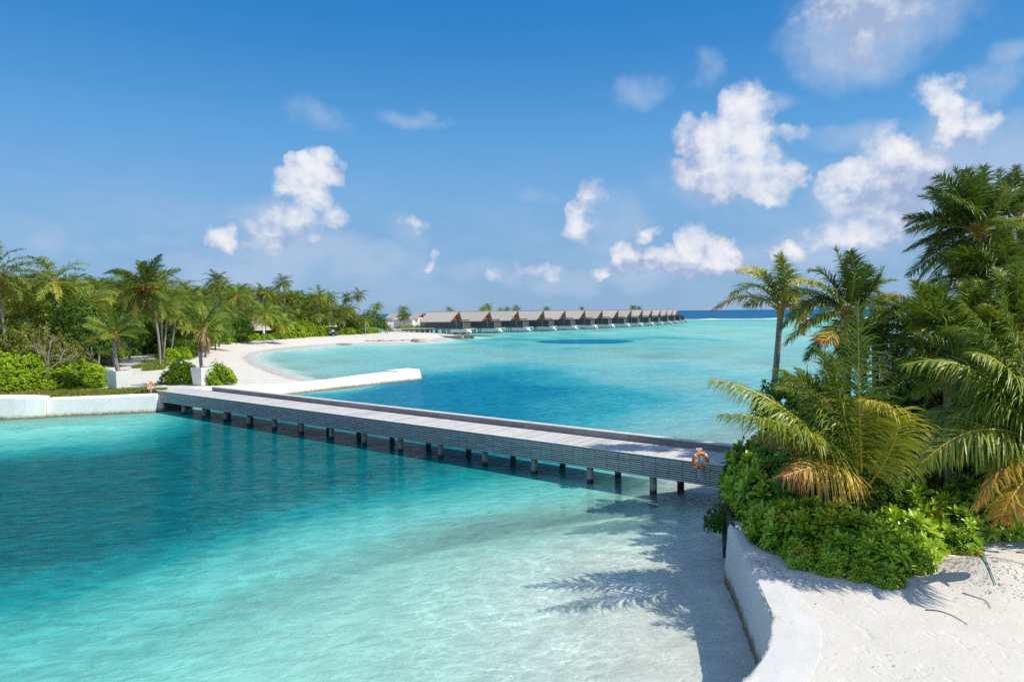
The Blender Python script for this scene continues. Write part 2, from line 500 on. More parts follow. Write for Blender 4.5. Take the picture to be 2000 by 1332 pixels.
    n1 = g.noise(g.vmath('ADD', P, (1.7, 4.2, 0)), 30.0, 7, 0.62)
    n1b = g.noise(g.vmath('ADD', P, (1.7 + 0.010, 4.2 + 0.012, 0)), 30.0, 4, 0.6)
    lowf = g.noise(g.vmath('ADD', P, (9.1, 2.2, 0)), 10.0, 2, 0.5)
    dc = field(crisp, PW, 1.10)
    nn1 = g.math('SUBTRACT', n1, 0.5)
    dens = g.math('ADD', dc, g.math('MULTIPLY', nn1, 1.15))
    a_hard = g.smooth(dens, 0.02, 0.30)
    a_soft = g.smooth(dens, -0.15, 1.15)
    sel = g.smooth(lowf, 0.38, 0.62)
    a_c = g.math('MULTIPLY', g.math('ADD', g.math('MULTIPLY', a_hard, g.math('SUBTRACT', 1.0, sel)), g.math('MULTIPLY', a_soft, sel)), 0.96)
    ds = field(soft, g.vmath('ADD', P, warp(7.0, 0.11, 5.5)))
    densS = g.math('ADD', ds, g.math('MULTIPLY', nn1, 1.0))
    a_s = g.math('MULTIPLY', g.smooth(densS, -0.1, 0.95), 0.74)
    # wide thin veil and a hazy bank low over the sea
    veil = g.noise(g.vmath('MULTIPLY', P, (1, 2.6, 1)), 5.0, 6, 0.62)
    a_v = g.math('MULTIPLY', g.math('MULTIPLY', g.smooth(veil, 0.40, 0.72), g.smooth(el, 0.26, 0.04)), 0.42)
    relief = g.math('MULTIPLY', g.math('SUBTRACT', n1, n1b), 0.95)
    body = g.math('ADD', g.math('MULTIPLY', g.smooth(dens, 0.0, 0.85), 0.60), 0.24)
    lum = g.math('ADD', g.math('ADD', body, g.math('MULTIPLY', g.math('SUBTRACT', lowf, 0.5), 0.55)), relief, clamp=True)
    shade = field([(1400, 362, 100, 36, 1.0), (1345, 300, 40, 60, .8), (1790, 400, 130, 66, 1.0), (1700, 395, 90, 34, .9), (1700, 492, 130, 28, 1.0), (565, 484, 120, 24, 1.0), (530, 440, 44, 40, .8), (600, 425, 30, 24, .7), (1330, 526, 130, 18, 1.0), (1235, 520, 70, 14, .9), (1690, 100, 120, 60, 1.0), (1720, 30, 160, 60, .8), (1120, 466, 36, 16, .8), (1905, 275, 44, 20, .8)], PW)
    lum = g.math('SUBTRACT', lum, g.math('MULTIPLY', g.smooth(shade, -0.1, 0.8), 0.36), clamp=True)
    k = 1.0 / SKY_STRENGTH
    c_cloud = g.ramp(lum, [(0.0, (0.36, 0.46, 0.68)), (0.35, (0.56, 0.63, 0.79)), (0.65, (0.76, 0.79, 0.87)), (0.9, (0.90, 0.905, 0.93))])
    c_cloud = g.mix(1.0, c_cloud, (k, k, k, 1), 'MULTIPLY')
    c_soft = (0.44 * k, 0.57 * k, 0.77 * k, 1)
    # white cloud cover added only outside the view, as neutral fill light
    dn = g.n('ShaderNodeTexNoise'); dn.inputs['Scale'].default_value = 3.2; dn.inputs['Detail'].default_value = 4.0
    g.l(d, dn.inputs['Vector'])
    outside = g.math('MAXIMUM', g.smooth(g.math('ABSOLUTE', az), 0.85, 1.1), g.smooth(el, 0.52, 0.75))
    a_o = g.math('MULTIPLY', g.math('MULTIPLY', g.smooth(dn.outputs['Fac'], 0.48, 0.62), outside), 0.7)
    col = g.mix(a_v, skyc, c_soft)
    col = g.mix(a_s, col, c_soft)
    col = g.mix(a_c, col, c_cloud)
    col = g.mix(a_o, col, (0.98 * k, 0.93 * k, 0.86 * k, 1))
    g.l(col, bg.inputs[0])
    w.cycles.sampling_method = 'MANUAL'
    w.cycles.sample_map_resolution = 1024


make_world()
scene.view_settings.view_transform = 'Standard'
scene.view_settings.look = 'None'
scene.view_settings.exposure = 0.0
scene.view_settings.gamma = 1.0
scene.render.engine = 'CYCLES'
scene.cycles.max_bounces = 8
scene.cycles.diffuse_bounces = 3
scene.cycles.glossy_bounces = 3
scene.cycles.transmission_bounces = 4
scene.cycles.transparent_max_bounces = 16
scene.cycles.caustics_reflective = False
scene.cycles.caustics_refractive = False
scene.cycles.use_denoising = False
scene.cycles.use_adaptive_sampling = True
scene.cycles.adaptive_threshold = 0.012
scene.cycles.sample_clamp_indirect = 6.0

# ------------------------------------------------------------------ terrain
LEFT = [(-220, 44, 'w'), (-60, 53.2, 'w'), (-40.3, 54.6, 'w'), (-36.6, 55.7, 'w'), (-30.4, 57.5, 'w'), (-23.3, 69.2, 'w'), (-19.5, 74.2, 'w'), (-20.6, 75.6, 'b'), (-24.5, 80.5, 'b'),
        (-28.2, 85.3, 'b'), (-34.1, 94.8, 'b'), (-44, 113, 'b'), (-51.5, 130, 'b'), (-56, 145, 'b'), (-57, 158, 'b'), (-54.8, 172, 'b'), (-49, 186, 'b'), (-41.4, 190.5, 'b'), (-26.8, 188, 'b'),
        (-24, 196, 'b'), (-25, 217, 'b'), (-21, 227, 'b'), (-16.5, 232, 'b'), (-17, 236, 'b'), (-30, 251, 'b'), (-45, 266, 'b'), (-60, 290, 'b'), (-120, 340, 'b'), (-420, 380, 'w'), (-420, 44, 'w')]
RIGHT = [(2.4, 9.3, 'w'), (3.9, 11.9, 'w'), (4.75, 13.0, 'w'), (5.35, 14.3, 'w'), (5.62, 15.5, 'w'), (5.9, 17, 'w'), (6.15, 18.2, 'w'), (6.5, 20.2, 'w'), (7.0, 22.5, 'w'), (7.7, 25.2, 'w'), (8.8, 28.3, 'w'), (10.2, 31.5, 'b'),
         (13, 35.5, 'b'), (18, 41, 'b'), (25, 48.5, 'b'), (33, 58, 'b'), (45, 63, 'b'), (90, 70, 'b'), (220, 60, 'w'), (220, -40, 'w'), (2.4, -40, 'w')]


def poly_dist(poly, X, Y):
    """inside mask, distance to the wall edges, distance to the beach edges"""
    ins = np.zeros(X.shape, bool)
    dw = np.full(X.shape, 1e9); db = np.full(X.shape, 1e9)
    n = len(poly)
    for i in range(n):
        x0, y0, k = poly[i]
        x1, y1, _ = poly[(i + 1) % n]
        c = ((y0 > Y) != (y1 > Y)) & (X < (x1 - x0) * (Y - y0) / (y1 - y0 + 1e-12) + x0)
        ins ^= c
        ex, ey = x1 - x0, y1 - y0
        t = np.clip(((X - x0) * ex + (Y - y0) * ey) / (ex * ex + ey * ey), 0, 1)
        d = np.hypot(X - x0 - t * ex, Y - y0 - t * ey)
        if k == 'w':
            dw = np.minimum(dw, d)
        else:
            db = np.minimum(db, d)
    return ins, dw, db


# soundings: direction seen from the drone -> water depth in metres
SOUND = [(1370, 1300, .22), (1340, 1200, .22), (1300, 1100, .25), (1380, 1060, .3), (1250, 1020, .3), (1150, 1330, .35), (1150, 1200, .35), (1180, 1100, .35), (1000, 1330, .6), (1000, 1200, .6), (1000, 1100, .65), (1020, 1030, .75), (1150, 1000, .5), (1290, 990, .4), (1350, 985, .6),
         (850, 1330, .85), (820, 1200, .9), (850, 1100, .95), (850, 1020, 1.3), (950, 965, 1.7), (1060, 970, 1.0), (1150, 985, .5), (700, 1330, 1.05), (680, 1200, 1.2), (690, 1100, 1.35), (700, 1030, 1.7), (550, 1330, 1.3), (500, 1200, 1.45), (500, 1120, 1.6), (560, 1060, 1.9),
         (300, 1330, 1.5), (250, 1230, 1.7), (330, 1140, 1.8), (120, 1330, 1.75), (50, 1230, 2.2), (150, 1140, 2.6), (0, 1330, 1.9), (20, 1160, 3.0),
         (0, 1095, 4.4), (120, 1080, 4.4), (50, 1040, 5.2), (200, 1055, 4.8), (320, 1045, 4.4), (440, 1015, 4.4), (230, 1000, 5.6), (520, 960, 5.0), (580, 985, 4.2), (700, 960, 4.0), (800, 935, 3.9), (900, 915, 3.6), (990, 925, 3.2), (1100, 932, 3.0), (1200, 945, 2.8), (1320, 955, 2.4), (1150, 925, 3.4), (1260, 945, 3.0), (1350, 945, 2.6),
         (50, 960, 5.6), (200, 960, 5.6), (400, 950, 5.4), (600, 920, 5.0), (120, 880, 4.6), (300, 880, 5.0), (450, 870, 5.2), (600, 880, 5.0), (750, 905, 4.6), (0, 850, 2.6), (150, 840, 2.0), (270, 835, 1.7), (360, 835, 3.8), (450, 840, 4.6), (0, 825, 1.0), (150, 820, .8), (280, 812, .8),
         (560, 845, 5.0), (700, 865, 5.0), (840, 890, 4.8), (930, 890, 4.2), (1060, 905, 3.2), (1200, 925, 2.4),
         (640, 785, 2.2), (720, 775, 3.0), (800, 765, 3.6), (850, 755, 5.2), (700, 800, 4.4), (800, 790, 5.6), (880, 770, 6.2), (960, 755, 6.0), (1000, 790, 5.4), (900, 800, 5.6), (1080, 770, 4.8), (1150, 800, 4.2), (1250, 780, 3.8), (1330, 790, 3.5),
         (1090, 830, 3.6), (1250, 840, 2.2), (1330, 820, 2.6), (1340, 850, 1.1), (1400, 840, 1.1), (1300, 860, 1.5), (1400, 880, 2.0),
         (860, 738, 3.6), (960, 735, 3.6), (1100, 742, 3.0), (1250, 745, 2.7), (1400, 750, 2.5), (1550, 760, 2.2), (840, 722, 2.2), (1000, 715, 2.0), (1200, 718, 1.8), (1400, 720, 1.7), (1550, 720, 1.7),
         (560, 735, .7), (700, 725, 1.3), (620, 705, 1.5), (540, 700, 1.5), (750, 700, 1.7), (900, 695, 1.75), (1050, 690, 1.6), (1250, 690, 1.35), (1450, 690, 1.3), (640, 682, 1.5), (800, 675, 1.65), (950, 670, 1.7),
         (1062, 667, 5.0), (1100, 667, 9.5), (1150, 667, 9.5), (1200, 668, 7.0), (1100, 674, 1.6), (1180, 674, 1.5), (1100, 660, 1.5), (1180, 660, 1.45), (1060, 673, 1.6), (1140, 674, 1.5), (1140, 660, 1.5), (1030, 667, 2.0), (1240, 666, 1.5), (1300, 670, 1.3), (1300, 650, 1.25), (1000, 655, 1.7), (1150, 652, 1.45), (900, 655, 1.8), (800, 648, 1.9), (1450, 650, 1.2), (1600, 640, 1.2), (1800, 650, 1.1), (1650, 700, 1.4),
         (1450, 636, 1.3), (1600, 633, 1.3), (1350, 636, 1.4), (1450, 628, 1.5), (1400, 627, 2.0), (1200, 630, 2.0), (1000, 632, 2.0), (850, 634, 2.2)]
_sp = []
for (px, py, dep) in SOUND:
    p = on(px, py)
    _sp.append((p.x / p.y, math.log(p.y), dep * (0.76 if py > 1010 and dep < 2.2 else 1.0)))
_sp = np.array(_sp)


def sounding(X, Y):
    sh = X.shape
    u = (X / np.maximum(Y, 3)).ravel(); l = np.log(np.maximum(Y, 3)).ravel()
    num = np.zeros_like(u); den = np.zeros_like(u)
    for (a, b, dep) in _sp:
        # a sounding speaks for a patch about as wide as it is far: closer in distance than across
        d2 = ((u - a) / 0.080) ** 2 + ((l - b) / 0.135) ** 2
        w = np.exp(-0.5 * d2) + 1e-4 / (1.0 + d2) ** 2
        num += w * math.log(dep); den += w
    return np.exp(num / den).reshape(sh)


def heights(X, Y):
    il, dwl, dbl = poly_dist(LEFT, X, Y)
    ir, dwr, dbr = poly_dist(RIGHT, X, Y)
    land = il | ir
    db = np.where(il, dbl, np.where(ir, dbr, np.minimum(dbl, dbr)))
    dw = np.minimum(dwl, dwr)
    dep = sounding(X, Y)
    pat = fbm(X * 0.09 + 40, Y * 0.05 + 10, 3, 5)
    lag = np.clip((Y - 36) / 14, 0, 1)
    dep = dep * (0.86 + 0.28 * pat + lag * 0.9 * (pat - 0.5))
    c0 = on(1142, 667)
    rr = ((X - c0.x) / (0.068 * c0.y)) ** 2 + ((Y - c0.y) / 13.0) ** 2
    dep = dep + 8.5 * np.clip(1.15 - rr, 0, 1) ** 0.8
    far = np.clip((Y - 560) / 60, 0, 1)
    dep = dep * (1 - far) + 34 * far
    slope = np.clip(db / np.where(Y > 150, 20, 9), 0, 1)
    zsea = -dep * (slope * slope * (3 - 2 * slope))
    zsea = np.maximum(zsea, -dep * (0.55 + 0.45 * np.clip(dw / 4.0, 0, 1)))
    zsea = np.maximum(zsea, -0.03 - db * 0.16 - np.maximum(db - 3, 0) ** 2)
    s = np.clip(db / 15.0, 0, 1)
    zl = 1.5 * (1 - (1 - s) ** 1.7)
    und = (fbm(X * 0.35, Y * 0.35, 9) - 0.5)
    zl = zl + und * 0.16 * np.clip(db / 6, 0.1, 1) * np.where(ir, 0.7, 1.0)
    m = on(1945, 1120, 1.6)
    zl = zl + np.where(ir, 0.42 * np.exp(-(((X - m.x) / 1.1) ** 2 + ((Y - m.y) / 0.9) ** 2)), 0)
    z = np.where(land, zl, zsea)
    return z, land


def ground_z(x, y):
    return float(heights(np.array([[float(x)]]), np.array([[float(y)]]))[0][0, 0])


def fan(s0, s1, ns, rows):
    S = np.linspace(s0, s1, ns)
    Yg = np.array(rows)[:, None] * np.ones(ns)[None, :]
    Xg = S[None, :] * np.maximum(Yg, 6.0)
    nr = len(rows)
    I = np.arange(nr * ns).reshape(nr, ns)
    Q = np.stack([I[:-1, :-1], I[:-1, 1:], I[1:, 1:], I[1:, :-1]], -1).reshape(-1, 4)
    return Xg, Yg, Q


rows = list(np.linspace(-12, 5.8, 14)) + list(np.geomspace(6, 640, 430)) + list(np.geomspace(720, 26000, 14))
Xg, Yg, Q = fan(-1.25, 1.25, 560, rows)
Zg, _land = heights(Xg, Yg)
mb = MB(); mb.add(np.stack([Xg, Yg, Zg], -1), Q)
tag(mb.build('ground', M['sand'], smooth=True), 'pale coral sand of both islets running down into the lagoon', None, kind='structure')


# ------------------------------------------------------------------ water
def make_water():
    m, g = new_mat('lagoon_water')
    pos = g.n('ShaderNodeNewGeometry').outputs['Position']
    sep = g.n('ShaderNodeSeparateXYZ'); g.l(pos, sep.inputs[0])
    dep = g.n('ShaderNodeAttribute', attribute_name='depth').outputs['Fac']
    blue = g.n('ShaderNodeAttribute', attribute_name='blue').outputs['Fac']
    # wind ripples, long crests roughly across the view
    rot = g.n('ShaderNodeVectorRotate', rotation_type='Z_AXIS'); g.l(pos, rot.inputs['Vector']); rot.inputs['Angle'].default_value = R(-14)
    rv = rot.outputs[0]
    w0 = g.noise(g.scale(rv, (0.16, 0.42, 1)), 1.0, 2, 0.5, 0.0)
    w1 = g.noise(g.scale(rv, (1.15, 2.3, 1)), 1.0, 3, 0.6, 0.6)
    w2 = g.noise(g.scale(rv, (4.5, 8.0, 1)), 1.0, 2, 0.55, 0.0)
    hgt = g.math('ADD', g.math('ADD', g.math('MULTIPLY', w0, 0.9), g.math('MULTIPLY', w1, 0.5)), g.math('MULTIPLY', w2, 0.12))
    nrm = g.bump(hgt, 1.0, 0.24)
    # caustic light put into the transmission colour as a net of bright lines
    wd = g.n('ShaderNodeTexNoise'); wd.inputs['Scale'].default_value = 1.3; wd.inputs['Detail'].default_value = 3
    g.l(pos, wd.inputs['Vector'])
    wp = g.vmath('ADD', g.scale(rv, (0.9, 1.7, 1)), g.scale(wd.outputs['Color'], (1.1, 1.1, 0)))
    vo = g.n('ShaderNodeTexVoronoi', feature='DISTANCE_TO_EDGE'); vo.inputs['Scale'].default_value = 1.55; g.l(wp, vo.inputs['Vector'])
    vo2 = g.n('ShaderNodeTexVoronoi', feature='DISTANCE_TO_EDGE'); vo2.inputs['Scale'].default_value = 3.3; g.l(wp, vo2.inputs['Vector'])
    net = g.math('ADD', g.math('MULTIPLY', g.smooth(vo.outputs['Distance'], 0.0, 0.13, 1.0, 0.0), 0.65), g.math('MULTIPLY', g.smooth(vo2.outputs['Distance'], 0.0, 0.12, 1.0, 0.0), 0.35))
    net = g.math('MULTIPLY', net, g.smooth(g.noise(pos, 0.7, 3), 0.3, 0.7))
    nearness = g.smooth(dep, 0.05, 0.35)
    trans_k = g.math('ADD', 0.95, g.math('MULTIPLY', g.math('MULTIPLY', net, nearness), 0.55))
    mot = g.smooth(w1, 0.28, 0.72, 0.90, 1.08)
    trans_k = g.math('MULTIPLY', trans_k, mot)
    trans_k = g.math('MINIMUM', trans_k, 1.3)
    # absorption along the refracted path
    def ab(k, kb):
        kk = g.math('ADD', k, g.math('MULTIPLY', blue, kb))
        return g.math('EXPONENT', g.math('MULTIPLY', g.math('MULTIPLY', dep, kk), -1.0))
    cc = g.n('ShaderNodeCombineColor')
    for i, (k, kb) in enumerate(((0.42, 0.05), (0.035, 0.03), (0.050, -0.03))):
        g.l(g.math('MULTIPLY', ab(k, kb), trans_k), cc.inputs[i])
    tr = g.n('ShaderNodeBsdfTransparent'); g.l(cc.outputs[0], tr.inputs[0])
    df = g.n('ShaderNodeBsdfDiffuse')
    ld = g.math('DIVIDE', dep, 10.0, clamp=True)
    sc_a = g.ramp(ld, [(0.02, (0.70, 0.82, 0.70)), (0.07, (0.46, 0.80, 0.70)), (0.14, (0.22, 0.72, 0.64)), (0.20, (0.10, 0.50, 0.455)), (0.28, (0.01, 0.27, 0.275)), (0.40, (0.001, 0.120, 0.135)), (0.7, (0.001, 0.092, 0.112))])
    sc_b = g.ramp(ld, [(0.02, (0.66, 0.80, 0.72)), (0.11, (0.33, 0.60, 0.565)), (0.17, (0.22, 0.52, 0.53)), (0.30, (0.03, 0.32, 0.38)), (0.48, (0.001, 0.19, 0.30)), (0.8, (0.001, 0.175, 0.31))])
    sc = g.mix(blue, sc_a, sc_b)
    sc = g.mix(g.smooth(dep, 12, 30), sc, (0.003, 0.125, 0.27, 1))
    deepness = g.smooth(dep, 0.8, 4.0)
    wmod = g.math('ADD', 1.0, g.math('MULTIPLY', g.smooth(w1, 0.28, 0.74, -0.34, 0.22), g.math('ADD', 0.45, g.math('MULTIPLY', deepness, 0.55))))  # light and dark of the ripple slopes, put into the scatter colour
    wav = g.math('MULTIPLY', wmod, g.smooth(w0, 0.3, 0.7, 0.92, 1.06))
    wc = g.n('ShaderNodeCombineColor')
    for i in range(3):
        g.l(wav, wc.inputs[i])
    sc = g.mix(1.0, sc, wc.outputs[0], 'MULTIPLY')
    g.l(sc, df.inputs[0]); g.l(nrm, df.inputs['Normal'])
    fac = g.math('SUBTRACT', 1.0, g.math('EXPONENT', g.math('MULTIPLY', g.math('POWER', dep, 1.7), -0.55)))
    body = g.n('ShaderNodeMixShader'); g.l(fac, body.inputs[0]); g.l(tr.outputs[0], body.inputs[1]); g.l(df.outputs[0], body.inputs[2])
    fr = g.n('ShaderNodeFresnel'); fr.inputs['IOR'].default_value = 1.33; g.l(nrm, fr.inputs['Normal'])
    gl = g.n('ShaderNodeBsdfGlossy'); gl.inputs['Roughness'].default_value = 0.06; g.l(nrm, gl.inputs['Normal'])
    f = g.math('MINIMUM', g.math('MULTIPLY', fr.outputs[0], 0.55), 0.115)
    out = g.n('ShaderNodeMixShader'); g.l(f, out.inputs[0]); g.l(body.outputs[0], out.inputs[1]); g.l(gl.outputs[0], out.inputs[2])
    g.l(out.outputs[0], g.out.inputs[0])
    return m


M['water'] = make_water()
rows = list(np.linspace(-12, 5.8, 10)) + list(np.geomspace(6, 640, 400)) + list(np.geomspace(700, 26000, 30))
Xw, Yw, Qw = fan(-1.25, 1.25, 420, rows)
Zb, _ = heights(Xw, Yw)
dep = np.maximum(-Zb, 0.0)
# bluer water out in the lagoon, greener inside the footbridge
line = (Yw - 27.2) * 0.787 + (Xw - 9.0) * 0.617
bl = np.clip((line + 1.0) / 16.0, 0, 1) * np.clip(1 - np.abs(np.clip(Yw - 90, 0, 400)) / 260, 0.35, 1)
bl = np.where(dep > 5, np.maximum(bl, np.clip((Yw - 120) / 60, 0, 1)), bl)
mb = MB(); mb.add(np.stack([Xw, Yw, np.zeros_like(Xw)], -1), Qw)
water = tag(mb.build('water', M['water'], smooth=True), 'clear turquoise lagoon water, deep blue beyond the reef', None, kind='structure')
for nm, arr in (('depth', dep), ('blue', bl)):
    a_ = water.data.attributes.new(nm, 'FLOAT', 'POINT')
    a_.data.foreach_set('value', arr.ravel().astype(np.float32))

# line of surf on the far reef
mb = MB()
xs = np.linspace(60, 700, 160)
for j, (off, hgt) in enumerate(((0, 1.0),)):
    yy = 572 + 6 * np.sin(xs / 70.0) + 3 * fbm(xs / 9, xs * 0, 5)
    hh = 0.15 + 0.9 * fbm(xs / 14.0, xs * 0 + 3, 6) ** 1.5
    prof = [(-5, -0.2), (-2.2, 0.35), (-0.5, 1.0), (1.2, 0.8), (4.0, -0.2)]
    V = np.stack([np.stack([xs, yy + a, hh * b], -1) for a, b in prof], 1)
    n = len(xs); k = len(prof)
    I = np.arange(n * k).reshape(n, k)
    mb.add(V, np.stack([I[:-1, :-1], I[1:, :-1], I[1:, 1:], I[:-1, 1:]], -1).reshape(-1, 4))
tag(mb.build('water_surf', M['foam'], smooth=True), 'thin white line of surf breaking on the far reef', None, kind='structure')

# ------------------------------------------------------------------ sea walls and jetty
def wall_strip(name, path, width, top, batter, bottom, mat, label, cat, land_side=1, tops=None, nsub=6, taper_end=False, widths=None):
    """rendered wall: path is the waterline edge of its top, land to the given side"""
    pts = []
    P = [Vector((p[0], p[1])) for p in path]
    n = len(P)
    tops = tops or [top] * n
    widths = widths or [width] * n
    S = []
    for i in range(n - 1):
        for k in range(nsub):
            t = k / nsub
            p0 = P[max(i - 1, 0)]; p1 = P[i]; p2 = P[i + 1]; p3 = P[min(i + 2, n - 1)]
            c = 0.5 * ((2 * p1) + (p2 - p0) * t + (2 * p0 - 5 * p1 + 4 * p2 - p3) * t * t + (3 * p1 - p0 - 3 * p2 + p3) * t ** 3)
            S.append((c, tops[i] + (tops[i + 1] - tops[i]) * t, widths[i] + (widths[i + 1] - widths[i]) * t))
    S.append((P[-1], tops[-1], widths[-1]))
    mb = MB(); V = []
    for i, (c, tz, wd) in enumerate(S):
        a = S[max(i - 1, 0)][0]; b = S[min(i + 1, len(S) - 1)][0]
        t = (b - a).normalized()
        nrm = Vector((-t.y, t.x)) * land_side        # towards the land
        wob = 0.012 * math.sin(i * 0.7)
        q = [(c - nrm * (batter + wob), bottom), (c - nrm * (batter * 0.55 + wob), 0.25), (c - nrm * 0.035, tz - 0.12), (c, tz - 0.02), (c + nrm * 0.05, tz + 0.01), (c + nrm * wd * 0.5, tz + 0.025), (c + nrm * (wd - 0.05), tz + 0.012), (c + nrm * wd, tz - 0.05), (c + nrm * (wd + 0.02), bottom)]
        V.append([(v.x, v.y, z) for v, z in q])
    k = len(V[0]); m = len(V)
    I = np.arange(m * k).reshape(m, k)
    mb.add(np.array(V).reshape(-1, 3), np.stack([I[:-1, :-1], I[1:, :-1], I[1:, 1:], I[:-1, 1:]], -1).reshape(-1, 4) if land_side < 0 else np.stack([I[:-1, :-1], I[:-1, 1:], I[1:, 1:], I[1:, :-1]], -1).reshape(-1, 4))
    mb.ng.append(list(I[0])[::-1]); mb.ng.append(list(I[-1]))
    o = mb.build(name, mat, smooth=False)
    return tag(o, label, cat)


wall_strip('sea_wall', [(-75, 51.6), (-60, 52.2), (-50, 52.9), (-40.3, 53.6), (-37.3, 54.4)], 1.7, 1.78, 0.12, -1.5, M['plaster'],
           'higher white rendered sea wall below the bright green hedge, ending at a rounded step', 'sea wall', 1, tops=[1.78, 1.78, 1.78, 1.8, 1.62], nsub=5)
wall_strip('sea_wall', [(-37.4, 54.75), (-34, 55.6), (-29.7, 56.75)], 1.1, 1.5, 0.1, -1.5, M['plaster'],
           'lower white rendered sea wall with rust streaks beside the footbridge landing', 'sea wall', 1, nsub=8)
jt = empty('jetty', (-20, 72, 0), 0, 'low white jetty reaching from the beach into the deep water, slanting end face', 'jetty')
jb = wall_strip('body', [(-29.9, 57.1), (-26.0, 62.8), (-22.4, 68.5), (-19.0, 73.0), (-14.8, 78.0), (-11.3, 82.0)], 2.2, 1.2, 0.25, -2.5, M['plaster'], None, None, 1, tops=[1.45, 1.2, 0.92, 0.92, 1.12, 1.18], nsub=6, widths=[1.5, 1.8, 2.2, 2.0, 2.0, 2.2])
jb.parent = jt; jb.location = (20, -72, 0)
mb = MB()
d = Vector((0.66, 0.75, 0)); nn = Vector((-0.75, 0.66, 0)); c0 = Vector((-13.4, 79.7, 0))
for (a, b, w0, w1, z0, z1) in ((0.0, 3.3, 0.0, 2.3, -2.5, 1.3),):
    bot = [c0 + d * a + nn * w0 - nn * .3, c0 + d * (b + 1.0) + nn * w0 - nn * .3, c0 + d * (b + 1.0) + nn * w1 + nn * .2, c0 + d * a + nn * w1 + nn * .2]
    top = [c0 + d * a + nn * w0, c0 + d * b + nn * w0, c0 + d * b + nn * w1, c0 + d * a + nn * w1]
    mb.hexa([(p.x, p.y, z0) for p in bot], [(p.x, p.y, z1) for p in top])
jh = mb.build('head', M['plaster'], jt); jh.location = (20, -72, 0)

wall_strip('sea_wall', [(2.2, 9.0), (3.1, 10.6), (3.95, 11.9), (4.75, 13.0), (5.3, 14.1), (5.58, 15.3), (5.85, 16.8), (6.08, 18.1), (6.25, 19.2), (6.38, 20.3)], 0.9, 1.5, 0.24, -1.2, M['old_plaster'],
           'curved white sea wall edging the sand, shaded face towards the shallow water', 'sea wall', -1, nsub=16,
           tops=[1.5] * 8 + [1.52, 1.62], widths=[.95, .95, .95, .95, .95, .92, .85, .7, .4, .08])
# old timber bulkhead between that wall and the footbridge
tb = empty('timber_bulkhead', (6.5, 20.4, 0), 0, 'dark timber bulkhead under the shrubs at the end of the footbridge', 'bulkhead')
mb = MB()
path = [(6.5, 20.3), (7.0, 22.5), (7.7, 25.2), (8.75, 28.1), (9.9, 30.6)]
mbp = MB()
for i in range(len(path) - 1):
    a, b = Vector((*path[i], 0)), Vector((*path[i + 1], 0))
    L = (b - a).length; t = (b - a) / L
    ang = math.atan2(t.y, t.x)
    Mx = Matrix.Translation(a) @ Matrix.Rotation(ang, 4, 'Z')
    for r in range(6):
        mb.box(0.004, L - 0.004, -0.08, 0.04, -1.2 + r * 0.45, -1.2 + r * 0.45 + 0.43, random.random(), Mx)
    if i == 0:
        continue
    mbp = MB(); mbp.tube([a + Vector((0, 0, -1.3)), a + Vector((0, 0, 1.6))], 0.15, 9)
    o = mbp.build('post', M['dark_wood'], tb, True); o.location = (-6.5, -20.4, 0)
o = mb.build('planking', M['dark_wood'], tb); o.location = (-6.5, -20.4, 0)

# ------------------------------------------------------------------ footbridge
BO = Vector((9.0, 27.16, 0))
BD = Vector((-0.787, 0.617, 0)); BN = Vector((0.617, 0.787, 0))
BL = 50.3
br = empty('footbridge', BO, math.atan2(BD.y, BD.x), 'long grey timber footbridge on concrete piles crossing the channel', 'footbridge')
# local x runs along the bridge to the far bank, local -y is the lagoon side
mb = MB(); x = 0.0
while x < BL:
    w = 0.14
    mb.box(x, x + w - 0.007, -2.62, 0.0, 1.66, 1.70 + random.uniform(-.002, .002), random.random())
    x += w
mb.build('deck', M['deck_wood'], br)
mb = MB()
x = 0.0
while x < BL - 0.05:
    w = min(2.42, BL - x)
    for r in range(9):
        z0 = 0.83 + r * 0.094
        # each row of slats butts a post every 0.6 m
        xx = x
        while xx < x + w - 0.02:
            ww = min(0.605, x + w - xx)
            mb.box(xx + 0.010, xx + ww - 0.010, 0.03, 0.058 + random.uniform(-.004, .004), z0, z0 + 0.064 + random.uniform(-.004, .004), 0.35 + 0.3 * random.random() + (0.12 if r > 6 else 0))
            xx += ww
    x += w
mb.build('side_panel', M['slat_wood'], br)
mb = MB()
mb.box(0, BL, -0.02, 0.012, 0.80, 1.63)
for k in range(1, 5):
    mb.box(0, BL, -0.55 * k - 0.08, -0.55 * k + 0.08, 1.25, 1.655)
mb.box(0, BL, -2.62, -2.56, 0.85, 1.655)
mb.build('beam', M['dark_wood'], br)
mb = MB(); x = 0.0
while x < BL:
    w = min(3.0, BL - x)
    mb.box(x + .004, x + w - .004, -0.16, 0.085, 1.702, 1.742, 0.6 + .3 * random.random())
    x += w
mb.build('edge_board', M['deck_wood'], br)
mb = MB(); mbt = MB(); x = 0.0
while x < 45.6:
    w = min(3.2, 45.6 - x)
    mb.box(x + .004, x + w - .004, -2.64, -2.60, 1.70, 1.99, random.random())
    mb.box(x + .004, x + w - .004, -2.95, -2.645, 1.60, 1.99, random.random())
    mbt.box(x + .004, x + w - .004, -2.98, -2.56, 1.992, 2.035, 0.6 + .3 * random.random())
    x += w
kb = mb.build('kerb', M['kerb_wood'], br)
mbt.build('kerb_cap', M['deck_wood'], kb)

M['pile'] = None


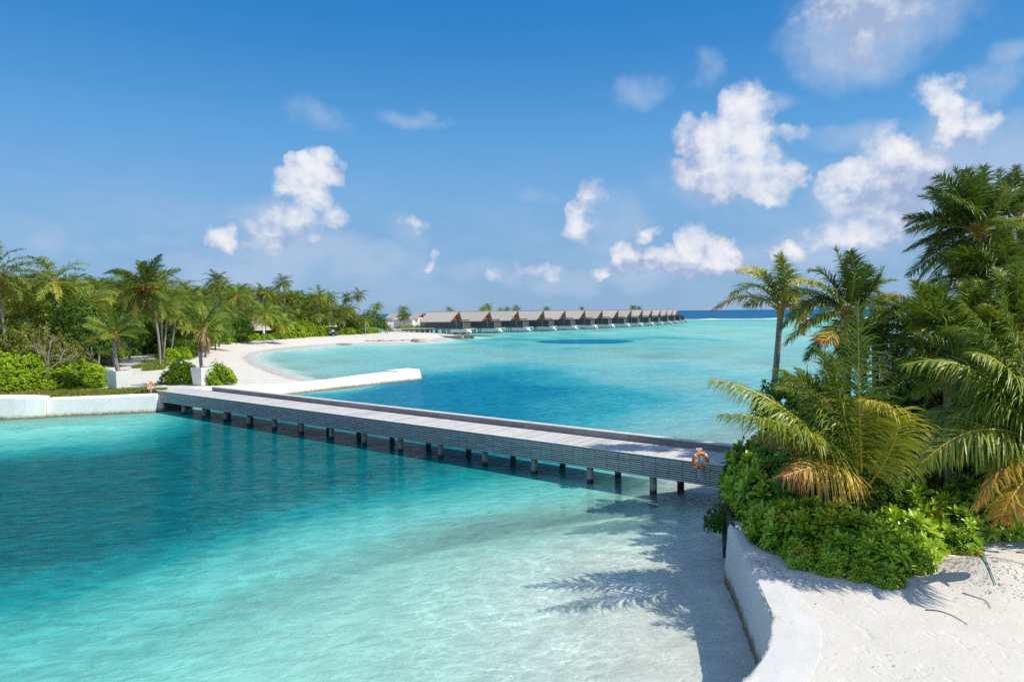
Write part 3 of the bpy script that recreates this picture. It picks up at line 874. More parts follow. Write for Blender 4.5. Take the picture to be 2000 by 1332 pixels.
def make_pile_mat():
    m, g = new_mat('pile_concrete')
    pos = g.n('ShaderNodeNewGeometry').outputs['Position']
    sep = g.n('ShaderNodeSeparateXYZ'); g.l(pos, sep.inputs[0])
    n = g.noise(pos, 4.0, 5, 0.65)
    c = g.ramp(n, [(0.3, (0.22, 0.20, 0.17)), (0.7, (0.42, 0.40, 0.35))])
    z = g.math('ADD', sep.outputs[2], g.math('MULTIPLY', g.math('SUBTRACT', n, 0.5), 0.3))
    c = g.mix(g.smooth(z, 0.12, 0.28, 0.95, 0.0), c, (0.03, 0.028, 0.022, 1))
    p = g.n('ShaderNodeBsdfPrincipled'); g.l(c, p.inputs['Base Color']); p.inputs['Roughness'].default_value = 0.85
    g.l(g.bump(n, 0.4, 0.02), p.inputs['Normal'])
    g.l(p.outputs[0], g.out.inputs[0])
    return m


M['pile'] = make_pile_mat()
mb = MB(); mb.tube([(0, 0, -6.5), (0, 0, 0.3), (0, 0, 1.3)], [0.165, 0.16, 0.16], 14)
pm = mb.mesh('pile', True); pm.materials.append(M['pile'])
mb = MB(); mb.box(-0.13, 0.13, -2.35, -0.08, 0.98, 1.245)
cm = mb.mesh('cross_beam'); cm.materials.append(M['dark_wood'])
x = 3.95 - 3.22
k = 0
while x < 48.0:
    if x > 1.5:
        for yy in (-0.32, -2.15):
            p = link('pile', pm, None, br)
            p.location = (x + (0.0 if yy > -1 else -0.45), yy, 0); p.rotation_euler = (0, 0, random.uniform(0, 6))
        cb = link('cross_beam', cm, None, br); cb.location = (x - 0.2, 0, 0)
    x += 3.22; k += 1
# landing on the far bank: dark timber abutment
ab = MB()
for r in range(5):
    ab.box(48.6, 48.75, -2.5, -0.06, -1.0 + r * 0.42, -1.0 + r * 0.42 + 0.40, random.random())
ab.build('abutment', M['dark_wood'], br)


def torus(mb, Rr, r, n=28, m=10, tone=0.0, a0=0.0, a1=2 * math.pi, center=(0, 0, 0)):
    """ring standing upright in the local xz plane"""
    a = np.linspace(a0, a1, n); b = np.linspace(0, 2 * math.pi, m, endpoint=False)
    A, B = np.meshgrid(a, b, indexing='ij')
    V = np.stack([center[0] + (Rr + r * np.cos(B)) * np.cos(A), center[1] + r * np.sin(B), center[2] + (Rr + r * np.cos(B)) * np.sin(A)], -1).reshape(-1, 3)
    Q = [[i * m + j, (i + 1) * m + j, (i + 1) * m + (j + 1) % m, i * m + (j + 1) % m] for i in range(n - 1) for j in range(m)]
    mb.add(V, Q, tone)


def life_ring(loc, rz, label, tilt=0.0):
    e = empty('life_ring', loc, rz, label, 'life ring', None)
    mb = MB(); torus(mb, 0.285, 0.085); mb.build('ring', M['orange'], e, True)
    for a in (45, 135, 225, 315):
        mb = MB(); torus(mb, 0.285, 0.09, 4, 10, 0, R(a - 8), R(a + 8)); mb.build('band', M['white_paint'], e, True)
    mb = MB()
    mb.box(-0.035, 0.035, 0.10, 0.16, -0.75, 0.42)
    mb.box(-0.13, 0.13, 0.095, 0.165, 0.40, 0.47)
    mb.build('bracket', M['white_paint'], e)
    mb = MB()
    for k in range(3):
        xx = -0.06 + k * 0.055
        mb.tube([(xx, -0.1, 0.25 - k * .03), (xx + .02, -0.12, -0.1), (xx - .01, -0.11, -0.35 - 0.14 * k), (xx + .015, -0.1, -0.55 - 0.16 * k)], 0.012, 5)
    mb.build('rope', M['rope'], e)
    return e


pr = at(1368, 899, 28.05)
life_ring(pr, R(8), 'orange life ring hanging on the slatted bridge side beside the leafy shrub')
pl = at(293.5, 752.5, 57.6)
life_ring(pl, R(62), 'orange life ring standing on the grass at the far landing of the footbridge')
mb = MB()
for k in range(3):
    mb.box(-0.35 + k * 0.26, -0.12 + k * 0.26, 0.0, 0.25, -0.62, -0.42)
# small dark foot blocks that ring stands on
o = mb.build('ring_foot_block', M['dark_wood']); o.location = pl + Vector((0, 0, 0.0)); tag(o, 'dark timber blocks at the foot of the life ring on the grass', 'foot block')

# ------------------------------------------------------------------ planters
def planter(px0, px1, ytop, ybase, Y, rz, label):
    base = at((px0 + px1) / 2, ybase, Y); 
    h = (ybase - ytop) / F * Y; w = (px1 - px0) / F * Y * 0.5 / 1.22
    e = empty('planter', (base.x, base.y + w, base.z), rz, label, 'planter')
    mb = MB(); wb = w * 0.76; t = 0.09
    o4 = lambda s, z: [(-s, -s, z), (s, -s, z), (s, s, z), (-s, s, z)]
    a, b, c, dd = o4(wb, 0), o4(w, h), o4(w - t, h), o4(w - t - .03, h - 0.2)
    V = a + b + c + dd
    Q = []
    for r in range(3):
        for j in range(4):
            Q.append([r * 4 + j, r * 4 + (j + 1) % 4, (r + 1) * 4 + (j + 1) % 4, (r + 1) * 4 + j])
    mb.add(V, Q); mb.ng.append([3, 2, 1, 0])
    mb.build('pot', M['white_paint'], e)
    mb = MB(); mb.add(o4(w - t - .025, h - 0.17), [[0, 1, 2, 3]])
    mb.build('soil', M['litter'], e)
    return e, h, w


p1, p1h, p1w = planter(202, 244, 725, 764.5, 59.3, R(-28), 'tall square white planter on the grass behind the sea wall, holding a dark-trunked palm')
p2, p2h, p2w = planter(370, 406, 718, 753, 63.5, R(-24), 'tall square white planter between two round shrubs by the bridge kerb')

# ------------------------------------------------------------------ palms
def tube_path(P, n):
    P = np.array([tuple(p) for p in P], float)
    if len(P) == 2:
        P = np.array([P[0], (P[0] + P[1]) / 2, P[1]])
    t = np.linspace(0, 1, n)[:, None]
    if len(P) == 3:
        c = 2 * P[1] - 0.5 * (P[0] + P[2])
        return (1 - t) ** 2 * P[0] + 2 * t * (1 - t) * c + t ** 2 * P[2]
    out = []
    for k in t[:, 0] * (len(P) - 1):
        i = min(int(k), len(P) - 2); f = k - i
        p0, p1_, p2_, p3 = P[max(i - 1, 0)], P[i], P[i + 1], P[min(i + 2, len(P) - 1)]
        out.append(0.5 * (2 * p1_ + (p2_ - p0) * f + (2 * p0 - 5 * p1_ + 4 * p2_ - p3) * f * f + (3 * p1_ - p0 - 3 * p2_ + p3) * f ** 3))
    return np.array(out)


def frond(mb, curve, nleaf=60, leaf=0.7, w=0.045, tone=0.2, tip_tone=None, rach=0.03, side=None, twist=0.0, droop=0.5, seg=3, vee=0.35, rseed=0, rtone=0.72, start=0.16, ragged=0.12):
    """pinnate leaf along a curve: rachis plus two ranks of narrow hanging leaflets"""
    r = np.random.default_rng(rseed)
    C = np.array(curve); n = len(C)
    d = np.linalg.norm(np.diff(C, axis=0), axis=1); s = np.concatenate([[0], np.cumsum(d)]); s /= s[-1]
    rad = rach * (1 - 0.85 * s)
    mb.tube(C, list(rad), 4, rtone + (0.0 if tone < 0.85 else 0.2), False)
    T = np.gradient(C, axis=0); T /= np.linalg.norm(T, axis=1)[:, None] + 1e-9
    if side is None:
        ch = C[-1] - C[0]; ch[2] = 0
        if np.linalg.norm(ch) < 0.15 * np.linalg.norm(C[-1] - C[0]):
            ch = np.array([1.0, 0.0, 0.0])
        side = np.cross(ch, (0, 0, 1.0))
    side = np.array(side, float); side /= np.linalg.norm(side)
    tl = np.linspace(start, 0.995, nleaf)
    tl = np.clip(tl + r.uniform(-.3, .3, nleaf) / nleaf, 0, 1)
    for sg in (-1, 1):
        keep = r.random(nleaf) > ragged * 0.5
        t = tl[keep]; m = len(t)
        B = np.stack([np.interp(t, s, C[:, k]) for k in range(3)], 1)
        Tt = np.stack([np.interp(t, s, T[:, k]) for k in range(3)], 1); Tt /= np.linalg.norm(Tt, axis=1)[:, None]
        S = side[None] - (Tt @ side)[:, None] * Tt; S /= np.linalg.norm(S, axis=1)[:, None] + 1e-9
        N = np.cross(S, Tt)
        N *= np.where(N[:, 2:3].mean() < 0, -1, 1)
        c_, s_ = math.cos(twist), math.sin(twist)
        S, N = S * c_ + N * s_, N * c_ - S * s_
        ang = R(32) + (R(72) - R(32)) * (1 - t) ** 0.8 + r.normal(0, .13, m)
        D = S * sg * np.sin(ang)[:, None] + Tt * np.cos(ang)[:, None] + N * (vee + r.normal(0, .18, m))[:, None]
        D /= np.linalg.norm(D, axis=1)[:, None]
        L = leaf * np.clip(np.minimum(0.55 + 2.2 * (t - start), 1.0), 0, 1) * (1 - 0.72 * np.clip((t - 0.5) / 0.5, 0, 1) ** 1.5) * (1 + r.normal(0, ragged, m))
        L = np.maximum(L, leaf * 0.12)
        Wd = np.cross(D, N); Wd /= np.linalg.norm(Wd, axis=1)[:, None] + 1e-9
        Wd = Wd + N * r.normal(0, .35, m)[:, None]
        Wd /= np.linalg.norm(Wd, axis=1)[:, None]
        prof = {2: [0.55, 1.0, 0.08], 3: [0.5, 1.0, 0.75, 0.06], 4: [0.5, 1.0, 0.9, 0.55, 0.04]}[seg]
        p = B.copy(); dd = D.copy(); ring = []
        dr = droop * (0.45 + 1.1 * r.random(m))
        for k in range(seg + 1):
            hw = (w * 0.5 * prof[k]) * (0.5 + 0.5 * L / leaf)
            ring.append(np.stack([p - Wd * hw[:, None], p + Wd * hw[:, None]], 1))
            p = p + dd * (L / seg)[:, None]
            dd = dd + np.array([0, 0, -1.0])[None] * (dr * (1.3 / seg))[:, None]
            dd /= np.linalg.norm(dd, axis=1)[:, None]
        V = np.stack(ring, 1)                     # m, seg+1, 2, 3
        base = np.arange(m)[:, None] * (2 * (seg + 1)) + np.arange(seg)[None] * 2
        Q = np.stack([base, base + 1, base + 3, base + 2], -1).reshape(-1, 4)
        tn = np.clip(tone + r.normal(0, .05, m), 0, 1)[:, None, None] * np.ones((1, seg + 1, 2))
        if tip_tone is not None:
            k = np.clip((t - 0.45) / 0.5, 0, 1)[:, None, None] * 0.75 + np.linspace(0, .35, seg + 1)[None, :, None]
            tn = tn + (tip_tone - tn) * np.clip(k, 0, 1)
        mb.add(V.reshape(-1, 3), Q, tn.reshape(-1))


def arc(L, elev, bend, n=12, wind=0.0):
    p = np.zeros(3); out = [p.copy()]
    for i in range(n):
        e = elev - bend * ((i + 0.5) / n) ** 1.2
        y = wind * (i / n) ** 1.5
        v = np.array([math.cos(e), y, math.sin(e)]); v /= np.linalg.norm(v)
        p = p + v * L / n; out.append(p.copy())
    return np.array(out)


def rotz(P, a):
    c, s = math.cos(a), math.sin(a)
    return np.stack([P[:, 0] * c - P[:, 1] * s, P[:, 0] * s + P[:, 1] * c, P[:, 2]], 1)


def crown_specs(nf, L, seed, wind=None, up=1.35, down=-0.75):
    """azimuth, start elevation, bend, length, age of every frond of a crown; wind sweeps it towards an azimuth"""
    r = random.Random(seed); out = []
    for i in range(nf):
        f = (i + 0.5) / nf
        az = i * 2.39996 + r.uniform(-.25, .25)
        el = up + (down - up) * f ** 0.85 + r.uniform(-.12, .12)
        bend = 0.75 + 0.75 * r.random() + 0.3 * (1 - abs(f - .5))
        if el < -.2:
            bend *= 0.6
        if wind is not None:
            a = (az - wind + math.pi) % (2 * math.pi) - math.pi
            az = wind + a * (0.80 + 0.1 * f)
        out.append((az, el, bend, L * r.uniform(.82, 1.08) * (0.75 + 0.25 * math.sin(math.pi * min(f + .25, 1))), f))
    return out


def crown_mesh(name, nf, L, seed, nleaf=36, w=0.085, seg=2, wind=None, dead=2, mat='grove', leaf=0.9):
    mb = MB(); r = random.Random(seed + 100)
    for k, (az, el, bend, Lf, f) in enumerate(crown_specs(nf, L, seed, wind)):
        tone = 0.12 + 0.38 * f + r.uniform(-.1, .12)
        tt = None
        if f > 0.82 and r.random() < 0.55:
            tone = 0.62 + r.uniform(0, .1)
        C = rotz(arc(Lf, el, bend, 9, r.uniform(-.25, .25)), az)
        sd = (-math.sin(az), math.cos(az), 0)
        frond(mb, C, nleaf, leaf * Lf / L, w, tone, tt, 0.035, sd, r.uniform(-.5, .5), 0.75, seg, 0.2, seed * 50 + k, rtone=0.66 + r.uniform(0, .1))
    # brown fibre and old stubs round the growing point
    for k in range(dead):
        az = r.uniform(0, 6.28)
        C = rotz(arc(L * 0.7, -0.9, 0.5, 6), az)
        frond(mb, C, nleaf // 2, leaf * .6, w * .7, 0.93, None, 0.03, (-math.sin(az), math.cos(az), 0), 0, 1.0, 2, 0.0, seed * 70 + k, rtone=0.85)
    mb.tube([(0, 0, -0.55), (0, 0, 0.25)], [0.13, 0.10], 7, 0.93)
    me = mb.mesh(name); me.materials.append(M[mat])
    return me


def trunk_obj(base, top, r0, r1, parent, origin, bow=0.0, bowdir=None, n=14, sides=9):
    b, t = Vector(base), Vector(top)
    mid = (b + t) / 2
    if bow:
        bd = Vector(bowdir) if bowdir is not None else Vector((1, 0, 0))
        mid = mid + bd * bow
    P = tube_path([b, mid, t], n)
    s = np.linspace(0, 1, n)
    rad = r1 + (r0 - r1) * (1 - s) ** 1.0 + (r0 * 0.5) * np.clip(1 - s * 9, 0, 1) ** 2
    rad = rad * (1 + 0.03 * np.sin(np.arange(n) * 2.1))
    mb = MB(); mb.tube(P - np.array(origin), list(rad), sides)
    return mb.build('trunk', M['trunk'], parent, True)


CROWN = [crown_mesh('crown', 30 + (k * 5) % 9, 4.1 + 0.25 * (k % 3), 11 + k * 7, wind=(None if k % 2 else math.pi * 0.95)) for k in range(7)]
CROWN_Y = [crown_mesh('crown', 20, 3.4, 91 + k, mat='yellow_palm') if False else None for k in range(0)]


def grove_palm(base, top, var, scale, label, group=None, rz=None, r0=0.17, bow=None, name='coconut_palm'):
    e = empty(name, base, 0, label, 'palm tree', group)
    c = link('crown', CROWN[var % len(CROWN)], None, e)
    c.location = Vector(top) - Vector(base)
    c.scale = (scale,) * 3
    c.rotation_euler = (random.uniform(-.08, .08), random.uniform(-.08, .08), random.uniform(0, 6.28) if rz is None else rz)
    ang = random.uniform(0, 6.28)
    trunk_obj(base, top, r0, r0 * 0.68, e, base, random.uniform(0.1, 0.7) if bow is None else bow, (math.cos(ang), math.sin(ang), 0), 10, 7)
    return e


def nuts(mb, c, n, spread, r=0.12):
    for k in range(n):
        a = random.uniform(0, 6.28); rr = spread * random.uniform(.5, 1)
        p = Vector(c) + Vector((math.cos(a) * rr, math.sin(a) * rr, random.uniform(-.35, .15)))
        mb.tube([Vector(c), (Vector(c) + p) / 2 + Vector((0, 0, .1)), p], [.05, .04, .03], 5)
        rings = [(-1, 0.0), (-.7, .7), (0, 1.0), (.7, .72), (1, 0.0)]
        mb.tube([p + Vector((0, 0, z * r * 1.25)) for z, _ in rings], [max(q * r, .004) for _, q in rings], 7)


# distinct palms: (crown px, py, distance, base px, base py, crown mesh, scale, bow, label)
# the four-trunk clump by the path
GROVE = [
    (104, 552, 82, 134, 668, 0, 1.32, 0.6, 'tall full coconut palm whose bare trunk leans over the dark round-leaved tree'),
    (-12, 538, 74, 10, 690, 2, 1.3, 0.4, 'coconut palm cut by the picture edge, fronds hanging over the hedge'),
    (44, 576, 84, 60, 690, 1, 1.12, 0.4, 'coconut palm with yellow hanging fronds standing between the two tallest hedge-side palms'),
    (424, 550, 152, 428, 660, 3, 0.95, 0.3, 'coconut palm rising clear of the grove with a yellow skirt of fronds'),
    (461, 580, 150, 432, 664, 4, 1.08, 0.2, 'leaning coconut palm with orange nuts, pale trunk slanting over the thatched hut'),
    (553, 552, 205, 556, 655, 5, 0.92, 0.2, 'slender palm with a thin spiky crown standing highest over the far grove'),
    (622, 578, 208, 633, 656, 6, 1.2, 0.8, 'coconut palm with a long pale curving trunk near the golf buggy'),
    (643, 584, 216, 650, 655, 1, 1.1, 0.3, 'dense dark coconut palm just behind the curving-trunk palm'),
    (681, 606, 214, 664, 655, 3, 1.05, 0.2, 'coconut palm leaning away from the parked buggy on a straight pale trunk'),
    (701, 577, 246, 704, 652, 2, 0.95, 0.2, 'palm at the far end of the grove with a round open crown'),
    (677, 582, 250, 680, 652, 4, 0.9, 0.2, 'thin palm showing as a dark tuft beside the round-crowned end palm'),
    (713, 628, 222, 714, 655, 0, 1.05, 0.2, 'low palm with broad yellow-green fronds at the end of the beach hedge'),
    (518, 614, 166, 519, 662, 5, 1.15, 0.2, 'short palm with drooping yellow fronds before the thatched hut'),
    (552, 632, 172, 553, 662, 6, 1.05, 0.1, 'short bushy palm with brown hanging fronds between hut and bright shrubs'),
    (613, 617, 205, 616, 655, 2, 0.85, 0.2, 'small palm in the shade of the curving-trunk palm'),
    (736, 600, 250, 735, 650, 1, 0.85, 0.3, 'last pale feathery palm before the open water'),
    (757, 640, 243, 757, 652, 3, 0.62, 0.1, 'stunted yellow palm alone on the sandy spit'),
    (330, 590, 100, 318, 684, 4, 1.05, 0.2, 'palm on a straight pale trunk behind the nut-laden clump palm'),
    (345, 612, 106, 332, 680, 0, 1.0, 0.3, 'palm with brown hanging fronds at the back of the trunk clump'),
    (368, 625, 112, 362, 678, 6, 0.95, 0.2, 'low palm with yellow-brown skirt beside the sandy path'),
    (318, 600, 96, 322, 703, 1, 0.9, 0.3, 'half-hidden palm whose crossing trunk stands in the clump by the path'),
]
for (cx, cy, Y, bx, by, var, sc, bow, lab) in GROVE:
    top = at(cx, cy, Y)
    b = on(bx, by, 1.4)
    if b.y > Y * 1.25 or b.y < Y * 0.75:
        b = at(bx, by, Y)
    b.z = ground_z(b.x, b.y) - 0.1
    e = grove_palm(b, top, var, sc, lab, rz=(math.pi * .0 if var == 0 else None), r0=0.17 if Y < 120 else 0.15, bow=bow)
    if 'nuts' in lab and 'orange' in lab:
        mb = MB(); nuts(mb, (0, 0, -.1), 9, 0.5, 0.15); o = mb.build('coconut_bunch', M['coconut'], e, True); o.location = top - b

# the nut-laden palm of the clump and the two potted palms have every frond as a part
FROND = []
for k in range(6):
    mb = MB()
    frond(mb, arc(3.0, 0.0, [0.9, 1.2, 0.7, 1.05, 0.5, 1.3][k], 12, [-.2, .15, 0, .25, -.1, .1][k]), 105, 0.78, 0.045, [.14, .24, .34, .2, .42, .6][k], None, 0.032, (0, 1, 0), [0, .4, -.4, .2, -.2, 0][k], [1.1, 1.4, .9, 1.2, .8, 1.5][k], 3, 0.25, 300 + k)
    me = mb.mesh('frond'); me.materials.append(M['palm']); FROND.append(me)
mb = MB(); frond(mb, arc(2.6, 0.0, 1.0, 12, .2), 46, 0.5, 0.04, 0.94, None, 0.03, (0, 1, 0), 0, 1.2, 3, 0.0, 320, rtone=0.88, ragged=.3)
DRY = mb.mesh('frond'); DRY.materials.append(M['palm'])
mb = MB(); frond(mb, arc(3.0, 0.0, 0.7, 12, .1), 60, 0.6, 0.05, 0.62, 0.78, 0.032, (0, 1, 0), 0.2, 0.9, 3, 0.15, 321, rtone=0.78)
YEL = mb.mesh('frond'); YEL.materials.append(M['palm'])


def add_frond(e, loc, az, el, L, me=None, roll=0.0, ref=3.0):
    o = link('frond', me or random.choice(FROND[:5]), None, e)
    o.location = loc
    Mx = Matrix.Rotation(az, 4, 'Z') @ Matrix.Rotation(-el, 4, 'Y') @ Matrix.Rotation(roll, 4, 'X')
    o.rotation_euler = Mx.to_euler()
    s = L / ref
    o.scale = (s, s, s)
    return o


def detailed_palm(base, top, nf, L, seed, label, wind=None, r0=0.16, bow=0.3, up=1.35, down=-.8, bowdir=None, n_dry=2, group=None, name='coconut_palm', trunk=True):
    e = empty(name, base, 0, label, 'palm tree', group)
    r = random.Random(seed)
    loc = Vector(top) - Vector(base)
    if trunk:
        trunk_obj(base, top, r0, r0 * .72, e, base, bow, bowdir, 16, 11)
    for (az, el, bend, Lf, f) in crown_specs(nf, L, seed, wind, up, down):
        k = min(4, int(f * 3.5 + r.random() * 1.6))
        me = FROND[k] if not (f > .85 and r.random() < .6) else YEL
        add_frond(e, loc, az, el + 0.25, Lf, me, r.uniform(-.4, .4))
    for k in range(n_dry):
        add_frond(e, loc, r.uniform(0, 6.28), -0.5, L * .7, DRY)
    mb = MB(); mb.tube([(0, 0, -.5), (0, 0, -.1), (0, 0, .35)], [r0 * .8, r0 * 1.0, r0 * .5], 8, 0.9)
    o = mb.build('crown_fibre', M['palm'], e); o.location = loc
    return e


hb = on(312, 716, 1.45); hb.z = 1.3
ht = at(287, 566, 88)
hp = detailed_palm(hb, ht, 32, 5.3, 41, 'tall coconut palm heavy with orange nuts, two-trunk clump beside the sandy path', None, 0.17, 0.5, down=-1.15, bowdir=(1, 0, 0), n_dry=4)
mb = MB(); nuts(mb, (0, 0, .05), 26, 1.25, 0.2); o = mb.build('coconut_bunch', M['coconut'], hp, True); o.location = ht - hb

b = Vector(p1.location) + Vector((0, 0, p1h - .2))
t = at(226, 655, 59.6)
detailed_palm(b, t, 13, 3.6, 52, 'thin wind-swept palm growing in the white planter nearer the sea wall', None, 0.19, 0.25, up=1.3, down=-.25, bowdir=(-1, 0, 0), n_dry=1)
b = Vector(p2.location) + Vector((0, 0, p2h - .2))
t = at(398, 652, 63.5)
pp = detailed_palm(b, t, 9, 3.9, 63, 'sparse palm with a brown shaggy crown base in the white planter between the shrubs', 2.6, 0.17, 0.2, up=1.35, down=0.15, bowdir=(-1, 0, 0), n_dry=0)
mb = MB(); mb.tube([(0, 0, -1.7), (0.05, 0, -1.1), (0, 0, -.5), (0, 0, .2), (.02, 0, .8)], [.12, .38, .34, .27, .10], 10, 0.95)
for k in range(14):
    a = random.uniform(0, 6.28)
    mb.tube([(math.cos(a) * .2, math.sin(a) * .2, .1), (math.cos(a) * .5, math.sin(a) * .5, -.7), (math.cos(a) * .42, math.sin(a) * .42, -1.6 - random.random() * .7)], [.07, .09, .02], 4, 0.97)
o = mb.build('dead_leaf_sheath', M['palm'], pp); o.location = t - b

# ------------------------------------------------------------------ the grove: individual palms behind the front ones
FRONT = [(-95, 70), (-60, 74), (-50, 82), (-46, 96), (-49, 112), (-60, 140), (-70, 163), (-68, 190), (-58, 212), (-50, 232), (-50, 246)]
random.seed(21)
placed = []
for (cx, cy, Y, *_r) in GROVE:
    p = at(cx, cy, Y); placed.append((p.x, p.y))
n_g = 0
tries = 0
while n_g < 235 and tries < 12000:
    tries += 1
    i = random.randrange(len(FRONT) - 1)
    f = random.random()
    x0 = FRONT[i][0] + (FRONT[i + 1][0] - FRONT[i][0]) * f; y0 = FRONT[i][1] + (FRONT[i + 1][1] - FRONT[i][1]) * f
    dpt = random.random() ** 1.2 * 46 + 2
    # inland is away from the bay: back and to the left
    x = x0 - dpt * 0.75; y = y0 + dpt * (0.62 if i < 4 else 0.25)
    if abs(x / y) > 0.80 or y < 76:
        continue
    px = 1000 + x / y * F
    if 190 < px < 330 and y < 118:
        continue
    if any((x - a) ** 2 + (y - b_) ** 2 < 3.5 ** 2 for a, b_ in placed):
        continue
    # skyline of the grove, falling towards its far end
    sky = np.interp(px, [0, 150, 250, 450, 560, 650, 720, 745], [538, 548, 552, 556, 568, 582, 596, 612])
    h_sky = 8 - uv(px, sky)[1] * y - 1.6
    front_k = min(1, dpt / 22)
    hgt = min(max(h_sky * (0.55 + 0.45 * front_k), 4.5), 19) * random.choice((random.uniform(0.86, 1.02), random.uniform(.6, 1.0)))
    placed.append((x, y))
    base = Vector((x, y, ground_z(x, y) - .1))
    top = base + Vector((random.uniform(-1.2, 1.2), random.uniform(-1, 1), max(hgt - base.z, 4.0)))
    grove_palm(base, top, random.randrange(7), random.uniform(.85, 1.15), 'green coconut palm among the many alike in the dense grove behind the beach', 'coconut palms of the dense grove', r0=.15)
    n_g += 1
print('grove palms', n_g)
# tufts of palms that show above the villa roofs
for (px, py, Y, sc) in ((877, 607, 300, .8), (942, 605, 330, .8), (952, 600, 345, .95), (977, 606, 345, .7), (990, 604.5, 350, .7), (1008, 604, 350, .85), (1068, 603, 400, .8), (1137, 604, 440, .8), (1237, 601, 470, .9), (1248, 603, 480, .8), (788, 606, 300, .9), (790, 618, 282, .9)):
    top = at(px, py, Y)
    base = Vector((top.x + random.uniform(-1, 1), Y, -0.5))
    grove_palm(base, top, random.randrange(7), sc, 'palm tuft showing behind and above the villa roofs' if px > 800 else ('taller palm between the two white-walled cottages' if py < 610 else 'lower palm between the two white-walled cottages'), 'palms beyond the villas' if px > 800 else None, r0=.15)

# ------------------------------------------------------------------ shrubs and hedges
def rosette(nl, L, W, seg, lo=-0.15, hi=1.25, fold=0.18, seed=0):
    """whorl of spoon-shaped leaves round a shoot tip pointing along +z"""
    r = np.random.default_rng(seed)
    Vs, Qs, Ts = [], [], []; n = 0
    prof = {1: [0.35, 1.0], 2: [0.28, 0.85, 0.75], 3: [0.24, 0.65, 1.0, 0.35], 4: [0.2, 0.5, 0.9, 1.0, 0.3]}[seg]
    for i in range(nl):
        f = i / nl
        az = i * 2.39996 + r.uniform(-.2, .2)
        el = lo + (hi - lo) * f ** 1.2 + r.uniform(-.1, .1)
        l = L * (1.0 - 0.45 * f) * r.uniform(.85, 1.12)
        w = W * (1.0 - 0.35 * f)
        p = np.array([0, 0, 0.25 * L * f]); e = el + 0.25
        ring = []
        for k in range(seg + 1):
            hw = w * .5 * prof[k]
            h = np.array([math.cos(e), 0, math.sin(e)]); nrm = np.array([-math.sin(e), 0, math.cos(e)])
            if seg >= 3:
                ring += [p + np.array([0, -hw, 0]) + nrm * fold * hw, p.copy(), p + np.array([0, hw, 0]) + nrm * fold * hw]
            else:
                ring += [p + np.array([0, -hw, 0]), p + np.array([0, hw, 0])]
            p = p + h * l / seg; e -= 0.55 / seg
        V = rotz(np.array(ring), az)
        c = 3 if seg >= 3 else 2
        for k in range(seg):
            for j in range(c - 1):
                a = n + k * c + j
                Qs.append([a, a + 1, a + c + 1, a + c])
        Vs.append(V); n += len(V)
        Ts.append(np.full(len(V), 0.35 + 0.5 * f + r.uniform(-.12, .12)))
    return np.concatenate(Vs), np.array(Qs), np.concatenate(Ts)


def shrub_mesh(name, rx, ry, rz, n, ros, size, mat, seed, low=-0.1, rough=0.35, inner=0.3, upness=0.55, yellow=0.03, freq=1.6):
    r = np.random.default_rng(seed); mb = MB(); tips = []
    for k in range(n):
        z = low + (1 - low) * r.random(); a = r.uniform(0, 2 * math.pi)
        q = math.sqrt(max(0, 1 - z * z)) if z > 0 else 1.0
        dvec = np.array([q * math.cos(a), q * math.sin(a), z])
        nz = float(fbm(np.array([math.cos(a) * freq + z * 1.3 + seed]), np.array([math.sin(a) * freq + z * 1.1 + 7.0]), seed, 3)[0])
        rad = 1 - rough + 2 * rough * nz
        if r.random() < inner:
            rad *= r.uniform(.62, .92)
        else:
            rad *= r.uniform(.93, 1.07)
        p = dvec * np.array([rx, ry, rz]) * rad
        nrm = dvec / np.array([rx, ry, rz]); nrm /= np.linalg.norm(nrm)
        ax = nrm * (1 - upness) + np.array([0, 0, 1.0]) * upness + r.normal(0, .22, 3)
        ax /= np.linalg.norm(ax)
        V, Q, T = ros[r.integers(len(ros))]
        s = size * r.uniform(.7, 1.2)
        t1 = np.cross(ax, [0.3, 0.9, 0.2]); t1 /= np.linalg.norm(t1); t2 = np.cross(ax, t1)
        sp = r.uniform(0, 6.28)
        u1 = t1 * math.cos(sp) + t2 * math.sin(sp); u2 = np.cross(ax, u1)
        W = (V * s) @ np.array([u1, u2, ax]) + p
        mb.add(W, Q, np.clip(T + r.uniform(-.16, .16) + (0.45 if r.random() < yellow else 0), 0, 1))
        tips.append((p, ax))
    me = mb.mesh(name); me.materials.append(M[mat])
    return me, tips


def stems_mesh(tips, n, rad, seed, base_spread=0.35):
    r = random.Random(seed); mb = MB()
    for (p, ax) in r.sample(tips, min(n, len(tips))):
        b = Vector((p[0] * base_spread, p[1] * base_spread, -0.1))
        t = Vector(p) - Vector(ax) * 0.02
        m = (b + t) / 2 + Vector((0, 0, 0.15 * t.length))
        mb.tube(tube_path([b, m, t], 5), [rad, rad * .8, rad * .65, rad * .5, rad * .4], 4, caps=False)
    me = mb.mesh('stem'); me.materials.append(M['twig'])
    return me


ROS_LO = [rosette(8, 1.0, 0.50, 2, seed=s) for s in range(3)]
ROS_HI = [rosette(16, 1.0, 0.30, 4, seed=10 + s) for s in range(4)]
ROS_MID = [rosette(12, 1.0, 0.36, 2, seed=30 + s) for s in range(3)]

